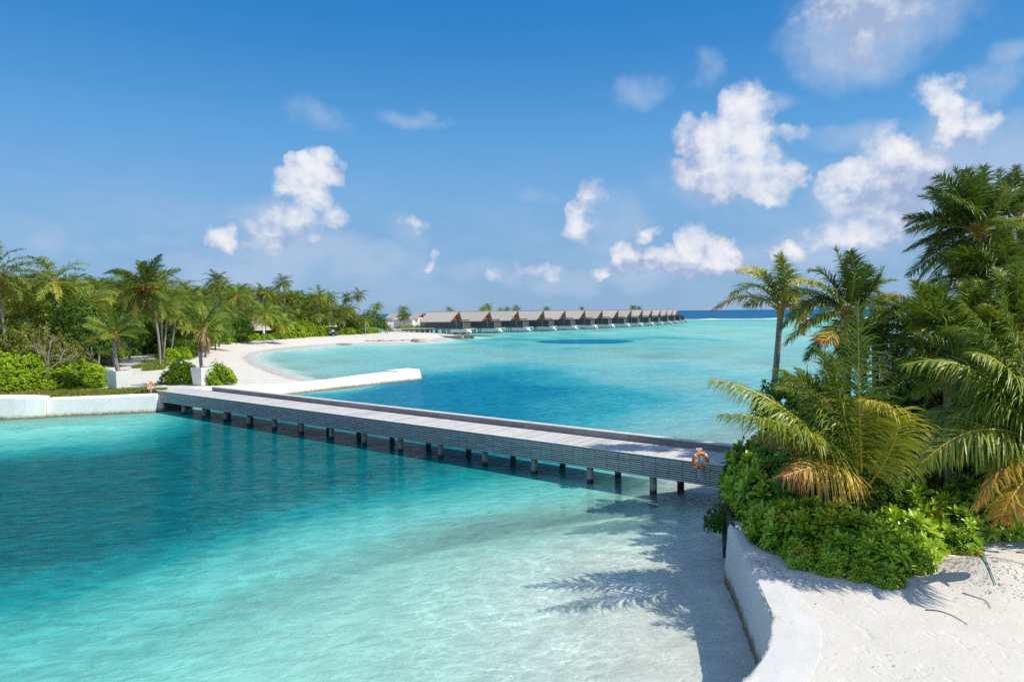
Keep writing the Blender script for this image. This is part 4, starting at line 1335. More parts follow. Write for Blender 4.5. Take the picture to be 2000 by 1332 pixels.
HEDGE = []
for k in range(5):
    me, tips = shrub_mesh('foliage', 1.0, 1.0, 1.0, 760, ROS_LO, 0.115, 'hedge', 40 + k, low=-0.02, rough=.34, inner=.35, freq=1.9)
    HEDGE.append((me, stems_mesh(tips, 12, 0.018, k)))
ROUND = []
for k in range(3):
    me, tips = shrub_mesh('foliage', 1.0, 1.0, 1.0, 1000, ROS_LO, 0.13, 'hedge', 140 + k, low=-0.02, rough=.45, inner=.3, freq=1.9)
    ROUND.append((me, stems_mesh(tips, 12, 0.018, k)))
DARK = []
for k in range(4):
    me, tips = shrub_mesh('foliage', 1.0, 1.0, 1.0, 800, ROS_LO, 0.10, 'dark_leaf', 60 + k, low=-0.5, rough=.42, inner=.4, upness=.4, freq=1.6)
    DARK.append((me, stems_mesh(tips, 16, 0.02, 90 + k)))
YELLOW = []
for k in range(2):
    me, tips = shrub_mesh('foliage', 1.0, 1.0, 1.0, 420, ROS_LO, 0.12, 'yellow_leaf', 80 + k, low=-0.1, rough=.4, inner=.4, freq=1.8)
    YELLOW.append((me, stems_mesh(tips, 12, 0.02, 95 + k)))


def shrub(kind, var, loc, size, label, group=None, name='shrub', cat='shrub', rz=None, lift=0.0):
    e = empty(name, loc, random.uniform(0, 6.28) if rz is None else rz, label, cat, group)
    me, st = kind[var % len(kind)]
    f = link('foliage', me, None, e); f.scale = size; f.location = (0, 0, lift)
    s = link('stem', st, None, e); s.scale = size; s.location = (0, 0, lift)
    return e


def tree(kind, var, loc, size, h, label, group=None):
    """broadleaf tree: tapered trunk with limbs under an uneven crown"""
    e = empty('broadleaf_tree', loc, random.uniform(0, 6.28), label, 'tree', group)
    me, st = kind[var % len(kind)]
    f = link('crown', me, None, e); f.scale = size; f.location = (0, 0, h)
    mb = MB(); mb.tube([(0, 0, -.2), (.1, 0, h * .5), (0, .1, h)], [.16, .13, .09], 8)
    for k in range(5):
        a = k * 1.3
        mb.tube([(0, 0, h * .55), (math.cos(a) * size[0] * .4, math.sin(a) * size[1] * .4, h * .9), (math.cos(a) * size[0] * .7, math.sin(a) * size[1] * .7, h + size[2] * .35)], [.08, .06, .03], 6)
    mb.build('trunk', M['bark'], e)
    return e


random.seed(5)


def gz(p):
    return Vector((p.x, p.y, ground_z(p.x, p.y)))


# bright hedge behind the grass strip
HG = 'shrubs of the bright green hedge behind the sea wall'
HL = 'bright yellow-green shrub merged into the long hedge behind the grass and sea wall'
k = 0
for (px, py, rx, rz) in ((-30, 772, 2.3, 1.5), (15, 769, 2.2, 1.4), (62, 766, 2.1, 1.5), (108, 763, 2.0, 1.3), (150, 760, 1.9, 1.1), (182, 756, 1.5, .8), (-60, 757, 2.8, 2.3), (0, 752, 2.7, 2.4), (45, 748, 2.6, 2.3), (92, 746, 2.4, 1.9), (138, 745, 2.1, 1.5),
                         (-40, 735, 3.1, 3.0), (20, 733, 3.1, 3.1), (75, 730, 2.6, 2.4), (118, 731, 2.2, 1.9), (162, 742, 1.7, 1.2)):
    p = gz(on(px, py, 1.5)); p.y += rx * 0.8
    shrub(HEDGE, k, p, (rx * 1.08, rx, rz * 1.12), HL, HG); k += 1
for (px, py, rx, rz, lab) in ((160, 716, 2.2, 1.7, 'yellowish low shrub at the path edge beyond the nearer planter'), (190, 712, 2.0, 1.4, 'pale yellow-green shrub touching the bend of the sandy path'), (212, 700, 1.9, 1.5, 'small green shrub between the dark tree and the sandy path')):
    p = gz(on(px, py, 1.5)); p.y += rx * .7
    shrub(YELLOW if px < 200 else HEDGE, k, p, (rx, rx, rz), lab); k += 1
# taller dry scrub behind the hedge
for (px, py, Y, sx, sz, kind, lab) in (
        (20, 668, 73, 3.2, 3.6, YELLOW, 'tall dry yellowish scrub above the hedge under the cut-off palm'),
        (72, 672, 72, 2.8, 3.0, YELLOW, 'brownish thin scrub beside the bare grey branches'),
        (125, 680, 71, 2.0, 2.4, YELLOW, 'orange-tinged scrub between the bare branches and the dark tree'),
        (-40, 670, 76, 3.4, 3.8, DARK, 'dark scrub beneath the palm cut by the picture edge')):
    p = at(px, py, Y); gzp = ground_z(p.x, p.y)
    shrub(kind, k, Vector((p.x, p.y, gzp)), (sx, sx, sz + 1.2), lab, name='tall_scrub', lift=0.6); k += 1
# dark trees either side of the path
for (px, py, Y, sx, sz, hh, var, lab) in (
        (178, 660, 77, 3.1, 2.9, 3.6, 0, 'dark round broadleaf tree behind the nearer planter palm'),
        (150, 622, 82, 2.8, 2.6, 6.2, 1, 'lighter broadleaf tree standing over the dark round tree'),
        (218, 640, 90, 3.0, 2.6, 4.2, 2, 'leafy tree overhanging the sandy path where it narrows'),
        (252, 655, 104, 2.6, 2.4, 3.2, 3, 'pale leafy tree over the path before the red bin'),
        (420, 640, 142, 3.4, 3.6, 3.2, 1, 'dense dark tree beneath the leaning orange-nut palm'),
        (470, 640, 168, 3.2, 3.2, 3.4, 2, 'dark tree hiding one side of the thatched hut'),
        (590, 632, 205, 3.6, 3.4, 3.4, 3, 'dark tree in the shade between the bright shrubs and the curving palm'),
        (728, 632, 244, 4.2, 4.2, 3.2, 0, 'dark green tree closing the end of the grove'),
        (744, 638, 247, 2.8, 2.6, 2.4, 2, 'small dark tree at the very tip of the grove'),
        (690, 637, 232, 3.8, 3.2, 2.8, 3, 'dark leafy tree behind the leaning palm and buggy')):
    p = at(px, py, Y); g0 = ground_z(p.x, p.y)
    tree(DARK, var, Vector((p.x, p.y, g0)), (sx, sx, sz), hh, lab)
# undergrowth that closes the foot of the grove
UL = 'dark green undergrowth bush at the foot of the palm grove'
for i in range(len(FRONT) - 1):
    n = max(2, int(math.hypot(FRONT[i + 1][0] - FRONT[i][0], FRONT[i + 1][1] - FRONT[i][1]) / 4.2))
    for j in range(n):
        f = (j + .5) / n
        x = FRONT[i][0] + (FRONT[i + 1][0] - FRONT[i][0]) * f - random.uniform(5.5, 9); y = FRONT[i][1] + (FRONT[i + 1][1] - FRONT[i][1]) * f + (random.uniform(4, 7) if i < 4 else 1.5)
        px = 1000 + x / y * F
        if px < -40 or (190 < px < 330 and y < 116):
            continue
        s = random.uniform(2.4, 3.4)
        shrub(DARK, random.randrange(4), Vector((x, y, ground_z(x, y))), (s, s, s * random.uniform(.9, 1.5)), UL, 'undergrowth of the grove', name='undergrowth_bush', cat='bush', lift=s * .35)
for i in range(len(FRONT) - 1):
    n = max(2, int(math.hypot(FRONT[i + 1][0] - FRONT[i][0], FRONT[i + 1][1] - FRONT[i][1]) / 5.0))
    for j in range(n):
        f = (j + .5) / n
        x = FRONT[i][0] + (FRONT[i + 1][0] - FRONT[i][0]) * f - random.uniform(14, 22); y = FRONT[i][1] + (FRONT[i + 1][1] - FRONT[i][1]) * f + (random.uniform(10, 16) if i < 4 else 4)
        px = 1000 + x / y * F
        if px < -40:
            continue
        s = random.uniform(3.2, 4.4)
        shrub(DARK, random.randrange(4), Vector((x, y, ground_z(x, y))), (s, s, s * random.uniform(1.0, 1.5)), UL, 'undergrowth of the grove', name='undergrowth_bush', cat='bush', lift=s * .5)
fx = np.array([p[0] for p in FRONT]); fy = np.array([p[1] for p in FRONT])
NF = 60
tt = np.linspace(0, len(FRONT) - 1, NF)
lx = np.interp(tt, range(len(FRONT)), fx); ly = np.interp(tt, range(len(FRONT)), fy)
onp = (1000 + lx / ly * F > 120) & (1000 + lx / ly * F < 410) & (ly < 142)
X = np.stack([lx - o_ for o_ in (5.0, 12, 25, 50, 90)], 1); Y = np.stack([ly + o_ for o_ in (4.0, 7, 12, 18, 25)], 1)
Z, _ = heights(X, Y)
mb = MB(); I = np.arange(NF * 5).reshape(NF, 5)
mb.add(np.stack([X, Y, np.where(onp[:, None], -2.0, np.maximum(Z, 1.2) + .1)], -1), np.stack([I[:-1, :-1], I[1:, :-1], I[1:, 1:], I[:-1, 1:]], -1).reshape(-1, 4))
tag(mb.build('ground_litter', M['litter'], smooth=True), 'brown leaf litter under the palm grove', None, kind='structure')
# bright beach-side hedge along the sand
BLb = 'bright green beach shrub in the low hedge along the top of the sand'
for (px, py, rx, rz) in ((345, 678, 1.8, 1.7), (372, 676, 2.0, 1.9), (398, 672, 2.6, 2.4), (422, 671, 2.8, 2.6), (447, 668, 2.4, 1.9), (468, 667, 2.4, 1.8), (492, 665, 2.5, 1.7), (512, 664, 2.2, 1.4),
                         (570, 660, 3.0, 3.6), (584, 659, 3.4, 4.6), (600, 658, 3.0, 3.8), (616, 657.5, 3.0, 3.0), (630, 656.5, 3.0, 2.6), (662, 654.5, 2.8, 2.2), (676, 654, 2.8, 2.0), (692, 653, 2.6, 1.6), (708, 652, 2.6, 1.5),
                         (540, 662, 2.4, 1.6), (556, 661, 2.6, 2.0), (725, 651, 2.8, 1.8)):
    p = gz(on(px, py, 1.5)); p.y += rx * .6
    shrub(HEDGE, k, p, (rx, rx, rz), BLb, 'beach hedge shrubs'); k += 1
# mounds by the far planter and the path
for (px, py, rx, rz, lab) in ((342, 751, 1.75, 2.0, 'round bright shrub on the path side of the farther planter'), (450, 757, 2.5, 1.75, 'wide round bright shrub between the farther planter and the beach'), (415, 752, 1.5, 1.7, 'small bright shrub pressed against the farther planter'),
                              (318, 703, 1.7, 1.4, 'small bright shrub around the foot of the palm clump'), (345, 700, 1.6, 1.4, 'low bright shrub on the beach side of the palm clump'), (302, 690, 1.3, 1.2, 'little shrub at the far side of the palm clump')):
    p = gz(on(px, py, 1.5)); p.y += rx * 0.85
    shrub(ROUND, k, p, (rx, rx * .9, rz), lab, rz=0.3 * k); k += 1

# bare grey shrub over the hedge
bb = at(92, 705, 66.5); bb.z = ground_z(bb.x, bb.y)
bs = empty('bare_shrub', bb, 0, 'leafless grey branching shrub sticking out above the hedge', 'shrub')
mb = MB()


def branch(p, dirv, L, r, lvl):
    q = p + dirv * L
    mb.tube([p, (p + q) / 2 + Vector((random.uniform(-.06, .06), random.uniform(-.06, .06), .03)), q], [r, r * .8, r * .6], 5, caps=False)
    if lvl > 0:
        for _ in range(3 if lvl > 1 else 4):
            d2 = (dirv + Vector((random.gauss(0, .6), random.gauss(0, .6), random.gauss(.1, .3)))).normalized()
            branch(p + dirv * L * random.uniform(.55, 1), d2, L * .62, r * .55, lvl - 1)


branch(Vector((0, 0, 0)), Vector((.05, 0, 1)).normalized(), 2.6, .13, 4)
branch(Vector((0.1, 0, 1.4)), Vector((.75, 0.1, .55)).normalized(), 1.7, .09, 3)
mb.build('branch', M['twig'], bs)

# grass strip along the wall top, with its turf
mb = MB()
gp = [(-60, 52.9 + 1.6), (-40, 55.1), (-36.8, 56.1), (-29.3, 58.1)]
pts_f = [(-80, 53.2), (-60, 54.0), (-40.2, 55.3), (-37.0, 56.0), (-34, 56.8), (-29.6, 58.0)]
pts_b = [(-80, 58.0), (-60, 58.5), (-41.0, 59.6), (-37.4, 60.0), (-33.4, 60.4), (-30.2, 59.6)]
GV = []
NS, NW = 90, 10
fa = tube_path([(x, y, 0) for x, y in pts_f], NS); ba = tube_path([(x, y, 0) for x, y in pts_b], NS)
gx = fa[:, None, 0] + (ba - fa)[:, None, 0] * np.linspace(0, 1, NW)[None]; gy = fa[:, None, 1] + (ba - fa)[:, None, 1] * np.linspace(0, 1, NW)[None]
gzz, _ = heights(gx, gy)
edge = np.minimum(np.linspace(0, 1, NW), 1 - np.linspace(0, 1, NW))[None, :]
gzz = np.maximum(gzz, 1.42) + 0.02 + 0.10 * np.clip(edge * 5, 0, 1) + 0.08 * fbm(gx, gy, 4)
I = np.arange(NS * NW).reshape(NS, NW)
mb.add(np.stack([gx, gy, gzz], -1), np.stack([I[:-1, :-1], I[1:, :-1], I[1:, 1:], I[:-1, 1:]], -1).reshape(-1, 4), 0.55)
nb = 16000
fi = rng.random(nb) * (NS - 1); wi = rng.random(nb) * (NW - 1)
i0 = fi.astype(int); j0 = wi.astype(int); a_, b_ = fi - i0, wi - j0


def bil(A):
    return A[i0, j0] * (1 - a_) * (1 - b_) + A[i0 + 1, j0] * a_ * (1 - b_) + A[i0, j0 + 1] * (1 - a_) * b_ + A[i0 + 1, j0 + 1] * a_ * b_


def blades(mb, X, Y, Z, hh, ww, tone):
    n = len(X); an = rng.random(n) * 6.28; ln = rng.normal(0, .5, (n, 2)) * hh[:, None]
    dx, dy = np.cos(an) * ww, np.sin(an) * ww
    V = np.stack([np.stack([X - dx, Y - dy, Z], -1), np.stack([X + dx, Y + dy, Z], -1), np.stack([X + dx * .2 + ln[:, 0], Y + dy * .2 + ln[:, 1], Z + hh], -1), np.stack([X - dx * .2 + ln[:, 0], Y - dy * .2 + ln[:, 1], Z + hh], -1)], 1)
    mb.add(V.reshape(-1, 3), np.arange(n * 4).reshape(n, 4), np.repeat(tone, 4))


blades(mb, bil(gx), bil(gy), bil(gzz) - .02, 0.10 + .16 * rng.random(nb), 0.02 + .02 * rng.random(nb), np.clip(rng.normal(.45, .25, nb) + 0.35 * (fbm(bil(gx) * .5, bil(gy) * .5, 8) - .5), 0, 1))
# turf islands round the palm clump
for (px, py, rx, ry) in ((296, 715, 1.9, 3.4), (312, 706, 2.0, 3.0), (352, 693, 2.4, 3.0), (300, 722, 1.2, 1.6), (378, 675, 4.0, 5.0)):
    c = on(px, py, 1.5)
    th = np.linspace(0, 2 * math.pi, 40, endpoint=False)
    rr = 1 + .3 * (fbm(np.cos(th) * 2 + px, np.sin(th) * 2, 3) - .5)
    rings = [0.05, .4, .75, 1.0]
    X = np.array([[c.x + rx * q * k_ * math.cos(t_) for t_, k_ in zip(th, rr)] for q in rings]); Y = np.array([[c.y + ry * q * k_ * math.sin(t_) for t_, k_ in zip(th, rr)] for q in rings])
    Z, _ = heights(X, Y); Z = Z + np.array([.16, .14, .09, .01])[:, None]
    I = np.arange(160).reshape(4, 40)
    mb.add(np.stack([X, Y, Z], -1), [[I[i, j], I[i, (j + 1) % 40], I[i + 1, (j + 1) % 40], I[i + 1, j]] for i in range(3) for j in range(40)], .5)
    n = int(900 * rx)
    q = np.sqrt(rng.random(n)); t_ = rng.random(n) * 6.28
    X = c.x + rx * q * np.cos(t_); Y = c.y + ry * q * np.sin(t_); Z, _ = heights(X[None], Y[None])
    blades(mb, X, Y, Z[0] + .08, .12 + .25 * rng.random(n), .03 + .03 * rng.random(n), np.clip(rng.normal(.4, .2, n), 0, 1))
tag(mb.build('grass', M['grass']), 'short yellow-green turf on the far bank', None, kind='stuff')

# ------------------------------------------------------------------ shrubs on the near bank
NEAR = []
for k in range(6):
    me, tips = shrub_mesh('foliage', 1.0, 1.0, 1.0, 95, ROS_HI, 0.44, 'scaevola', 200 + k, low=-0.08, rough=.42, inner=.30, upness=.42, yellow=.02, freq=1.3)
    NEAR.append((me, stems_mesh(tips, 46, 0.014, 300 + k)))
NDARK = []
for k in range(3):
    me, tips = shrub_mesh('foliage', 1.0, 1.0, 1.0, 420, ROS_MID, 0.16, 'dark_leaf', 240 + k, low=-0.3, rough=.35, inner=.4, upness=.3, freq=1.5)
    NDARK.append((me, stems_mesh(tips, 60, 0.014, 340 + k)))
random.seed(9)
NG = 'glossy shrubs massed along the near sand'
NLb = 'glossy bright green shrub of leaf rosettes massed with others behind the sand'
k = 0
for (px, py, rx, rz, lab) in (
        (1478, 1008, .55, .9, 'glossy shrub at the very end of the curved white sea wall'),
        (1745, 1150, .34, .34, 'tiny shrub shoot standing farthest out on the bare sand'), (1640, 1124, .42, .42, None), (1580, 1112, .40, .45, None), (1695, 1138, .36, .38, None), (1808, 1122, .40, .40, None), (1895, 1082, .42, .5, 'small shoot of glossy leaves above the teal rope'),
        (1530, 1064, .72, .9, None), (1572, 1084, .85, .95, None), (1608, 1095, .95, 1.0, None), (1680, 1112, 1.0, 1.0, None), (1748, 1128, .80, .75, None), (1806, 1104, .85, .9, None),
        (1870, 1062, .95, 1.1, None), (1940, 1050, 1.0, 1.15, None), (2010, 1045, 1.1, 1.3, None),
        (1492, 992, .85, 1.35, None), (1520, 1015, 1.0, 1.4, None), (1600, 1025, 1.05, 1.45, None), (1690, 1035, 1.1, 1.5, None), (1775, 1035, 1.1, 1.5, None), (1860, 1010, 1.1, 1.6, None), (1950, 1000, 1.2, 1.7, None),
        (1475, 950, .9, 1.6, None), (1510, 965, 1.1, 1.5, None), (1600, 975, 1.2, 1.6, None), (1700, 985, 1.2, 1.7, None), (1800, 985, 1.2, 1.8, None), (1900, 970, 1.3, 2.0, None)):
    p = gz(on(px, py, 1.5)); p.y += rx * .8
    shrub(NEAR, k, p, (rx, rx, rz), lab or NLb, None if lab else NG); k += 1
for (x, y, rx, rz, kind, lab) in ((9.0, 25.6, 1.0, 1.4, NDARK, 'dark dusty shrub beside the end of the footbridge'), (8.9, 24.0, .85, 1.45, NEAR, 'bright-leaved shrub pressed against the footbridge end under the life ring'),
                                  (10.3, 27.9, .95, 1.3, NEAR, 'bright leafy tip of shrub overlapping the footbridge deck'), (10.0, 24.2, 1.3, 1.9, NDARK, 'dark shrub behind the dry hanging frond')):
    shrub(kind, k, Vector((x, y, 1.35)), (rx, rx, rz), lab, lift=.1); k += 1
p = on(1375, 1010, .6)
e = shrub(NDARK, 0, Vector((6.95, 22.6, .7)), (.45, .6, .6), 'straggling dark shrub leaning from the bulkhead over the shallow water', lift=.2)
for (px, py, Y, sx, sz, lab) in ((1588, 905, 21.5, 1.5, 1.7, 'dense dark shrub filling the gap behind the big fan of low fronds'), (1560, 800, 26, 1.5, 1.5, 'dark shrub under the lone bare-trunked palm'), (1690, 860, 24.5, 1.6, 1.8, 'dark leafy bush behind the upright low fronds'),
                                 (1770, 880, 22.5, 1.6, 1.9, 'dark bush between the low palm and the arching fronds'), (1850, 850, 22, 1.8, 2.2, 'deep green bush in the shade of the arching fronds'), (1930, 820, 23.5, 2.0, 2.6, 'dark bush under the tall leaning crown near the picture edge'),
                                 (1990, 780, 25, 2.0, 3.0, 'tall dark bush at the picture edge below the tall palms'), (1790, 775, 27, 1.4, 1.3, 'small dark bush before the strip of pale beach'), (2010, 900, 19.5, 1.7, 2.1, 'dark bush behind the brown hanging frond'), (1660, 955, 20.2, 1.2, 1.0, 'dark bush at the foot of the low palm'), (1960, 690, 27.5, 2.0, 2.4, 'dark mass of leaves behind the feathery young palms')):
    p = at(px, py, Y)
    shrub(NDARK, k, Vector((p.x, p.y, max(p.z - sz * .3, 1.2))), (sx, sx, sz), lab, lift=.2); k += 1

# ------------------------------------------------------------------ palms of the near bank, frond by frond
def palm_fronds(e, origin, center, Y, specs, leaf, w=0.05, tone=0.25, spread=0.5, seed=0, vee=0.25, nleaf=110, rach=0.038, droop=.6, seg=4, root=None):
    """specs: (mid px, mid py, tip px, tip py, tone, depth shift of tip[, tip tone])"""
    r = random.Random(seed)
    c = root if root is not None else at(*center, Y)
    for i, sp in enumerate(specs):
        mx, my, tx, ty, tn, dy = sp[:6]
        tt = sp[6] if len(sp) > 6 else None
        tip = at(tx, ty, Y + dy); mid = at(mx, my, Y + dy * .45)
        C = tube_path([c, mid, tip], 14)
        mb = MB()
        ln = float(np.linalg.norm(np.diff(C, axis=0), axis=1).sum())
        frond(mb, C - np.array(origin), nleaf, leaf * min(1.0, .55 + ln / 5.0) * (1.12 if (tn or 0) < .8 else .72), w * .85, tn if tn is not None else tone + r.uniform(-.1, .1), tt, rach, None, r.uniform(-.5, .5), droop * r.uniform(.7, 1.2), seg, vee, seed * 97 + i, rtone=0.7 + r.uniform(0, .08) if (tn or 0) < .8 else .86)
        mb.build('frond', M['palm'], e)


def near_palm(center, Y, base, specs, label, leaf, r0, seed, trunk=True, bow=0.0, nleaf=115, extra=0, L=3.0, wind=math.pi, droop=1.0, up=1.2, down=-.7, basez=1.4):
    c = at(*center, Y)
    b = at(base[0], base[1], Y) if len(base) == 2 else Vector(base)
    b.z = min(b.z, basez) if len(base) == 2 else b.z
    e = empty('coconut_palm', b, 0, label, 'palm tree')
    if trunk:
        trunk_obj(b, c - Vector((0, 0, .15)), r0, r0 * .8, e, b, bow, (1, 0, 0), 18, 12)
    palm_fronds(e, b, center, Y, specs, leaf, seed=seed, nleaf=nleaf, droop=droop, vee=-0.1 if not trunk else 0.25)
    if extra:
        r = random.Random(seed + 5)
        for (az, el, bend, Lf, f) in crown_specs(extra, L, seed, None, up, down):
            add_frond(e, c - b, az, el + .25, Lf, FROND[min(4, int(f * 3 + r.random() * 1.5))], r.uniform(-.4, .4))
    mb = MB(); mb.tube([(0, 0, -.42), (0, 0, -.1), (0, 0, .3)], [r0 * .85, r0 * 1.15, r0 * .4], 8, 0.86)
    for k in range(6):
        a = k * 1.1 + seed
        mb.tube([(0, 0, -.1), (math.cos(a) * .25, math.sin(a) * .25, .12), (math.cos(a) * .5, math.sin(a) * .5, .2)], [.05, .05, .02], 5, 0.82)
    o = mb.build('crown_fibre', M['palm'], e); o.location = c - b
    return e, b, c


near_palm((1524, 606), 29.5, (1494, 800), [(1530, 548, 1527, 492, .42, .2), (1538, 552, 1518, 500, .36, -.6), (1492, 543, 1440, 530, .30, .4, .88), (1480, 560, 1428, 578, .22, -.5), (1462, 580, 1392, 606, .60, .3, 1.0), (1500, 548, 1475, 522, .3, .8, .6), (1545, 582, 1556, 604, .62, -.5), (1548, 578, 1582, 612, .35, .8), (1552, 600, 1566, 650, .55, .5, .9), (1500, 585, 1455, 598, .28, 1.2)],
          'lone palm with a bare pale trunk and fronds blown to one side', .70, .15, 401, bow=.05, nleaf=95, droop=1.1)
near_palm((1656, 612), 25.5, (1650, 860), [(1618, 545, 1582, 530, .2, .4), (1648, 540, 1631, 485, .22, .2), (1668, 545, 1660, 492, .18, -.8), (1684, 560, 1695, 520, .3, .5), (1702, 570, 1725, 524, .26, -.5), (1602, 558, 1549, 553, .34, -.4, .75), (1590, 592, 1528, 640, .3, .3), (1600, 622, 1534, 672, .42, -.6), (1618, 650, 1575, 702, .2, .5), (1712, 584, 1766, 583, .5, -.6, .8), (1612, 585, 1570, 600, .2, 1.4), (1632, 650, 1600, 668, .58, -1.0, .95), (1690, 640, 1720, 690, .35, .6), (1660, 670, 1650, 730, .25, -.9)],
          'bushy palm with torn dark fronds beside the lone bare-trunked palm', .70, .16, 402, extra=6, L=2.6)
near_palm((1709, 655), 27, (1712, 860), [(1765, 660, 1822, 674, .3, .4), (1735, 655, 1742, 730, .2, -.5), (1750, 665, 1760, 742, .26, .5), (1735, 630, 1768, 600, .35, .3), (1715, 610, 1712, 570, .3, -.2), (1680, 640, 1640, 690, .55, -.5, .9), (1722, 690, 1728, 760, .6, .3, .95), (1690, 680, 1690, 745, .35, .8), (1740, 690, 1775, 720, .3, -.6)],
          'smaller palm with brown fibrous crown half behind the torn-frond palm', .66, .15, 403, extra=5, L=2.3)
near_palm((1912, 452), 27, (1950, 860), [(1840, 428, 1768, 426, .16, .3), (1838, 440, 1771, 450, .22, -.5), (1842, 462, 1770, 490, .14, .4), (1840, 490, 1775, 538, .12, -.4), (1850, 490, 1787, 556, .40, .5), (1862, 498, 1802, 582, .42, -.8), (1862, 400, 1811, 368, .14, .4), (1872, 380, 1829, 346, .16, -.4), (1888, 380, 1863, 330, .12, .2), (1902, 375, 1885, 332, .14, -.5), (1915, 380, 1921, 326, .2, .5), (1945, 400, 1966, 360, .48, -.6), (1955, 432, 2002, 440, .46, .4), (1888, 492, 1865, 540, .44, -1.0), (1938, 462, 1938, 514, .5, -.8), (1955, 462, 1990, 512, .34, .6), (1890, 520, 1842, 566, .2, .9), (1880, 430, 1830, 400, .15, 1.2), (1870, 450, 1800, 470, .12, 1.5), (1935, 500, 1932, 560, .25, .8), (1915, 500, 1905, 570, .2, -.6), (1900, 415, 1850, 380, .2, -1.3)],
          'tallest dark palm with a full round crown against the cloud', .80, .17, 404, bow=.3, nleaf=115, extra=12, L=3.2, droop=1.1)
near_palm((1992, 432), 30, (2010, 830), [(1960, 380, 1950, 330, .2, .3), (1980, 370, 1985, 325, .16, -.4), (1950, 410, 1925, 380, .2, .6), (2010, 380, 2030, 330, .25, .3), (1965, 470, 1945, 530, .2, .4), (2000, 480, 2000, 560, .3, -.4)],
          'tall palm cut by the picture edge behind the full-crowned one', .75, .17, 405, extra=18, L=3.4)
near_palm((1888, 672), 21, (1884, 850), [(1893, 610, 1893, 552, .45, .2), (1896, 618, 1912, 565, .42, -.3), (1852, 606, 1812, 562, .25, .3), (1832, 622, 1766, 586, .22, -.4), (1838, 640, 1772, 624, .2, .5), (1850, 660, 1784, 650, .16, -.6), (1870, 690, 1838, 694, .18, .6), (1925, 640, 1962, 612, .3, .3), (1935, 665, 1990, 660, .26, -.5), (1910, 690, 1940, 720, .22, .7), (1868, 625, 1840, 585, .36, .9), (1905, 640, 1935, 590, .4, .8), (1855, 680, 1800, 690, .2, 1.0)],
          'young feathery palm with an upright new leaf at its centre', .70, .15, 406, extra=6, L=1.9)
near_palm((1998, 660), 20, (2010, 860), [(1975, 610, 1937, 588, .35, .2), (1965, 640, 1925, 600, .45, -.4), (1990, 590, 1985, 520, .28, .3), (1960, 670, 1910, 660, .2, .5), (1950, 690, 1900, 720, .18, -.3), (1965, 700, 1925, 760, .2, .5), (2005, 600, 2030, 530, .3, .2), (1970, 650, 1915, 640, .24, .8), (1975, 580, 1950, 530, .3, .9)],
          'palm at the picture edge below the tall pair with sprays of fine fronds', .75, .15, 407, extra=12, L=2.3)
for (cx, cy, Y, bx, nf, L_, sd_, lab) in ((1795, 655, 24.5, 1800, 22, 2.5, 431, 'middle-height palm between the brown-crowned palm and the young feathery one'), (1955, 560, 25.5, 1960, 24, 2.7, 432, 'full palm crown tucked under the tall round-crowned palm'),
                                     (1850, 745, 20.5, 1852, 18, 2.2, 433, 'short palm whose fronds fill the gap over the dark bushes'), (1960, 745, 22.0, 1965, 20, 2.7, 434, 'short palm at the picture edge behind the long arching fronds'), (1610, 790, 23.5, 1612, 12, 1.9, 435, 'small palm rising behind the low fan of yellow-ribbed fronds')):
    near_palm((cx, cy), Y, (bx, 880), [(cx - 45, cy - 45, cx - 95, cy - 30, .4, .3), (cx + 10, cy - 60, cx - 10, cy - 105, .35, -.2)], lab, .75, .14, sd_, extra=nf, L=L_)
# low trunkless palm spreading over the shrubs
near_palm((1684, 965), 19.2, at(1684, 1010, 19.2), [(1545, 808, 1392, 741, .36, .3, .5), (1580, 850, 1404, 808, .42, -1.4), (1679, 800, 1676, 595, .28, .2), (1650, 815, 1624, 695, .26, .6), (1752, 835, 1688, 780, .48, -1.2, .7), (1640, 912, 1530, 930, .72, -1.6, .95), (1600, 790, 1520, 722, .4, .8), (1745, 850, 1810, 800, .4, .6), (1625, 885, 1470, 850, .90, .6, 1.0)],
          'low trunkless palm fanning wide yellow-ribbed fronds over the glossy shrubs', 1.05, .2, 408, trunk=False, nleaf=140, droop=1.25)
near_palm((2075, 905), 15.5, Vector((12.6, 15.5, 1.5)), [(1925, 735, 1768, 712, .34, .6), (1935, 838, 1800, 905, .42, -.4), (1930, 818, 1815, 806, .22, .8), (1975, 905, 1905, 988, .81, -.8, .85), (2010, 930, 1955, 1010, .62, -1.0, .9), (1960, 700, 1880, 590, .3, .9), (2000, 720, 1960, 570, .26, .7), (1940, 770, 1830, 750, .2, 1.2), (2020, 780, 1940, 700, .24, 1.5), (1960, 790, 1850, 830, .3, .3), (1990, 745, 1905, 690, .38, -.3), (1955, 690, 1850, 640, .3, 1.8), (2000, 870, 1925, 905, .45, -.2)],
          'low palm sending long arching fronds and one brown frond over the shrubs', .86, .2, 409, trunk=False, nleaf=135, droop=1.2)

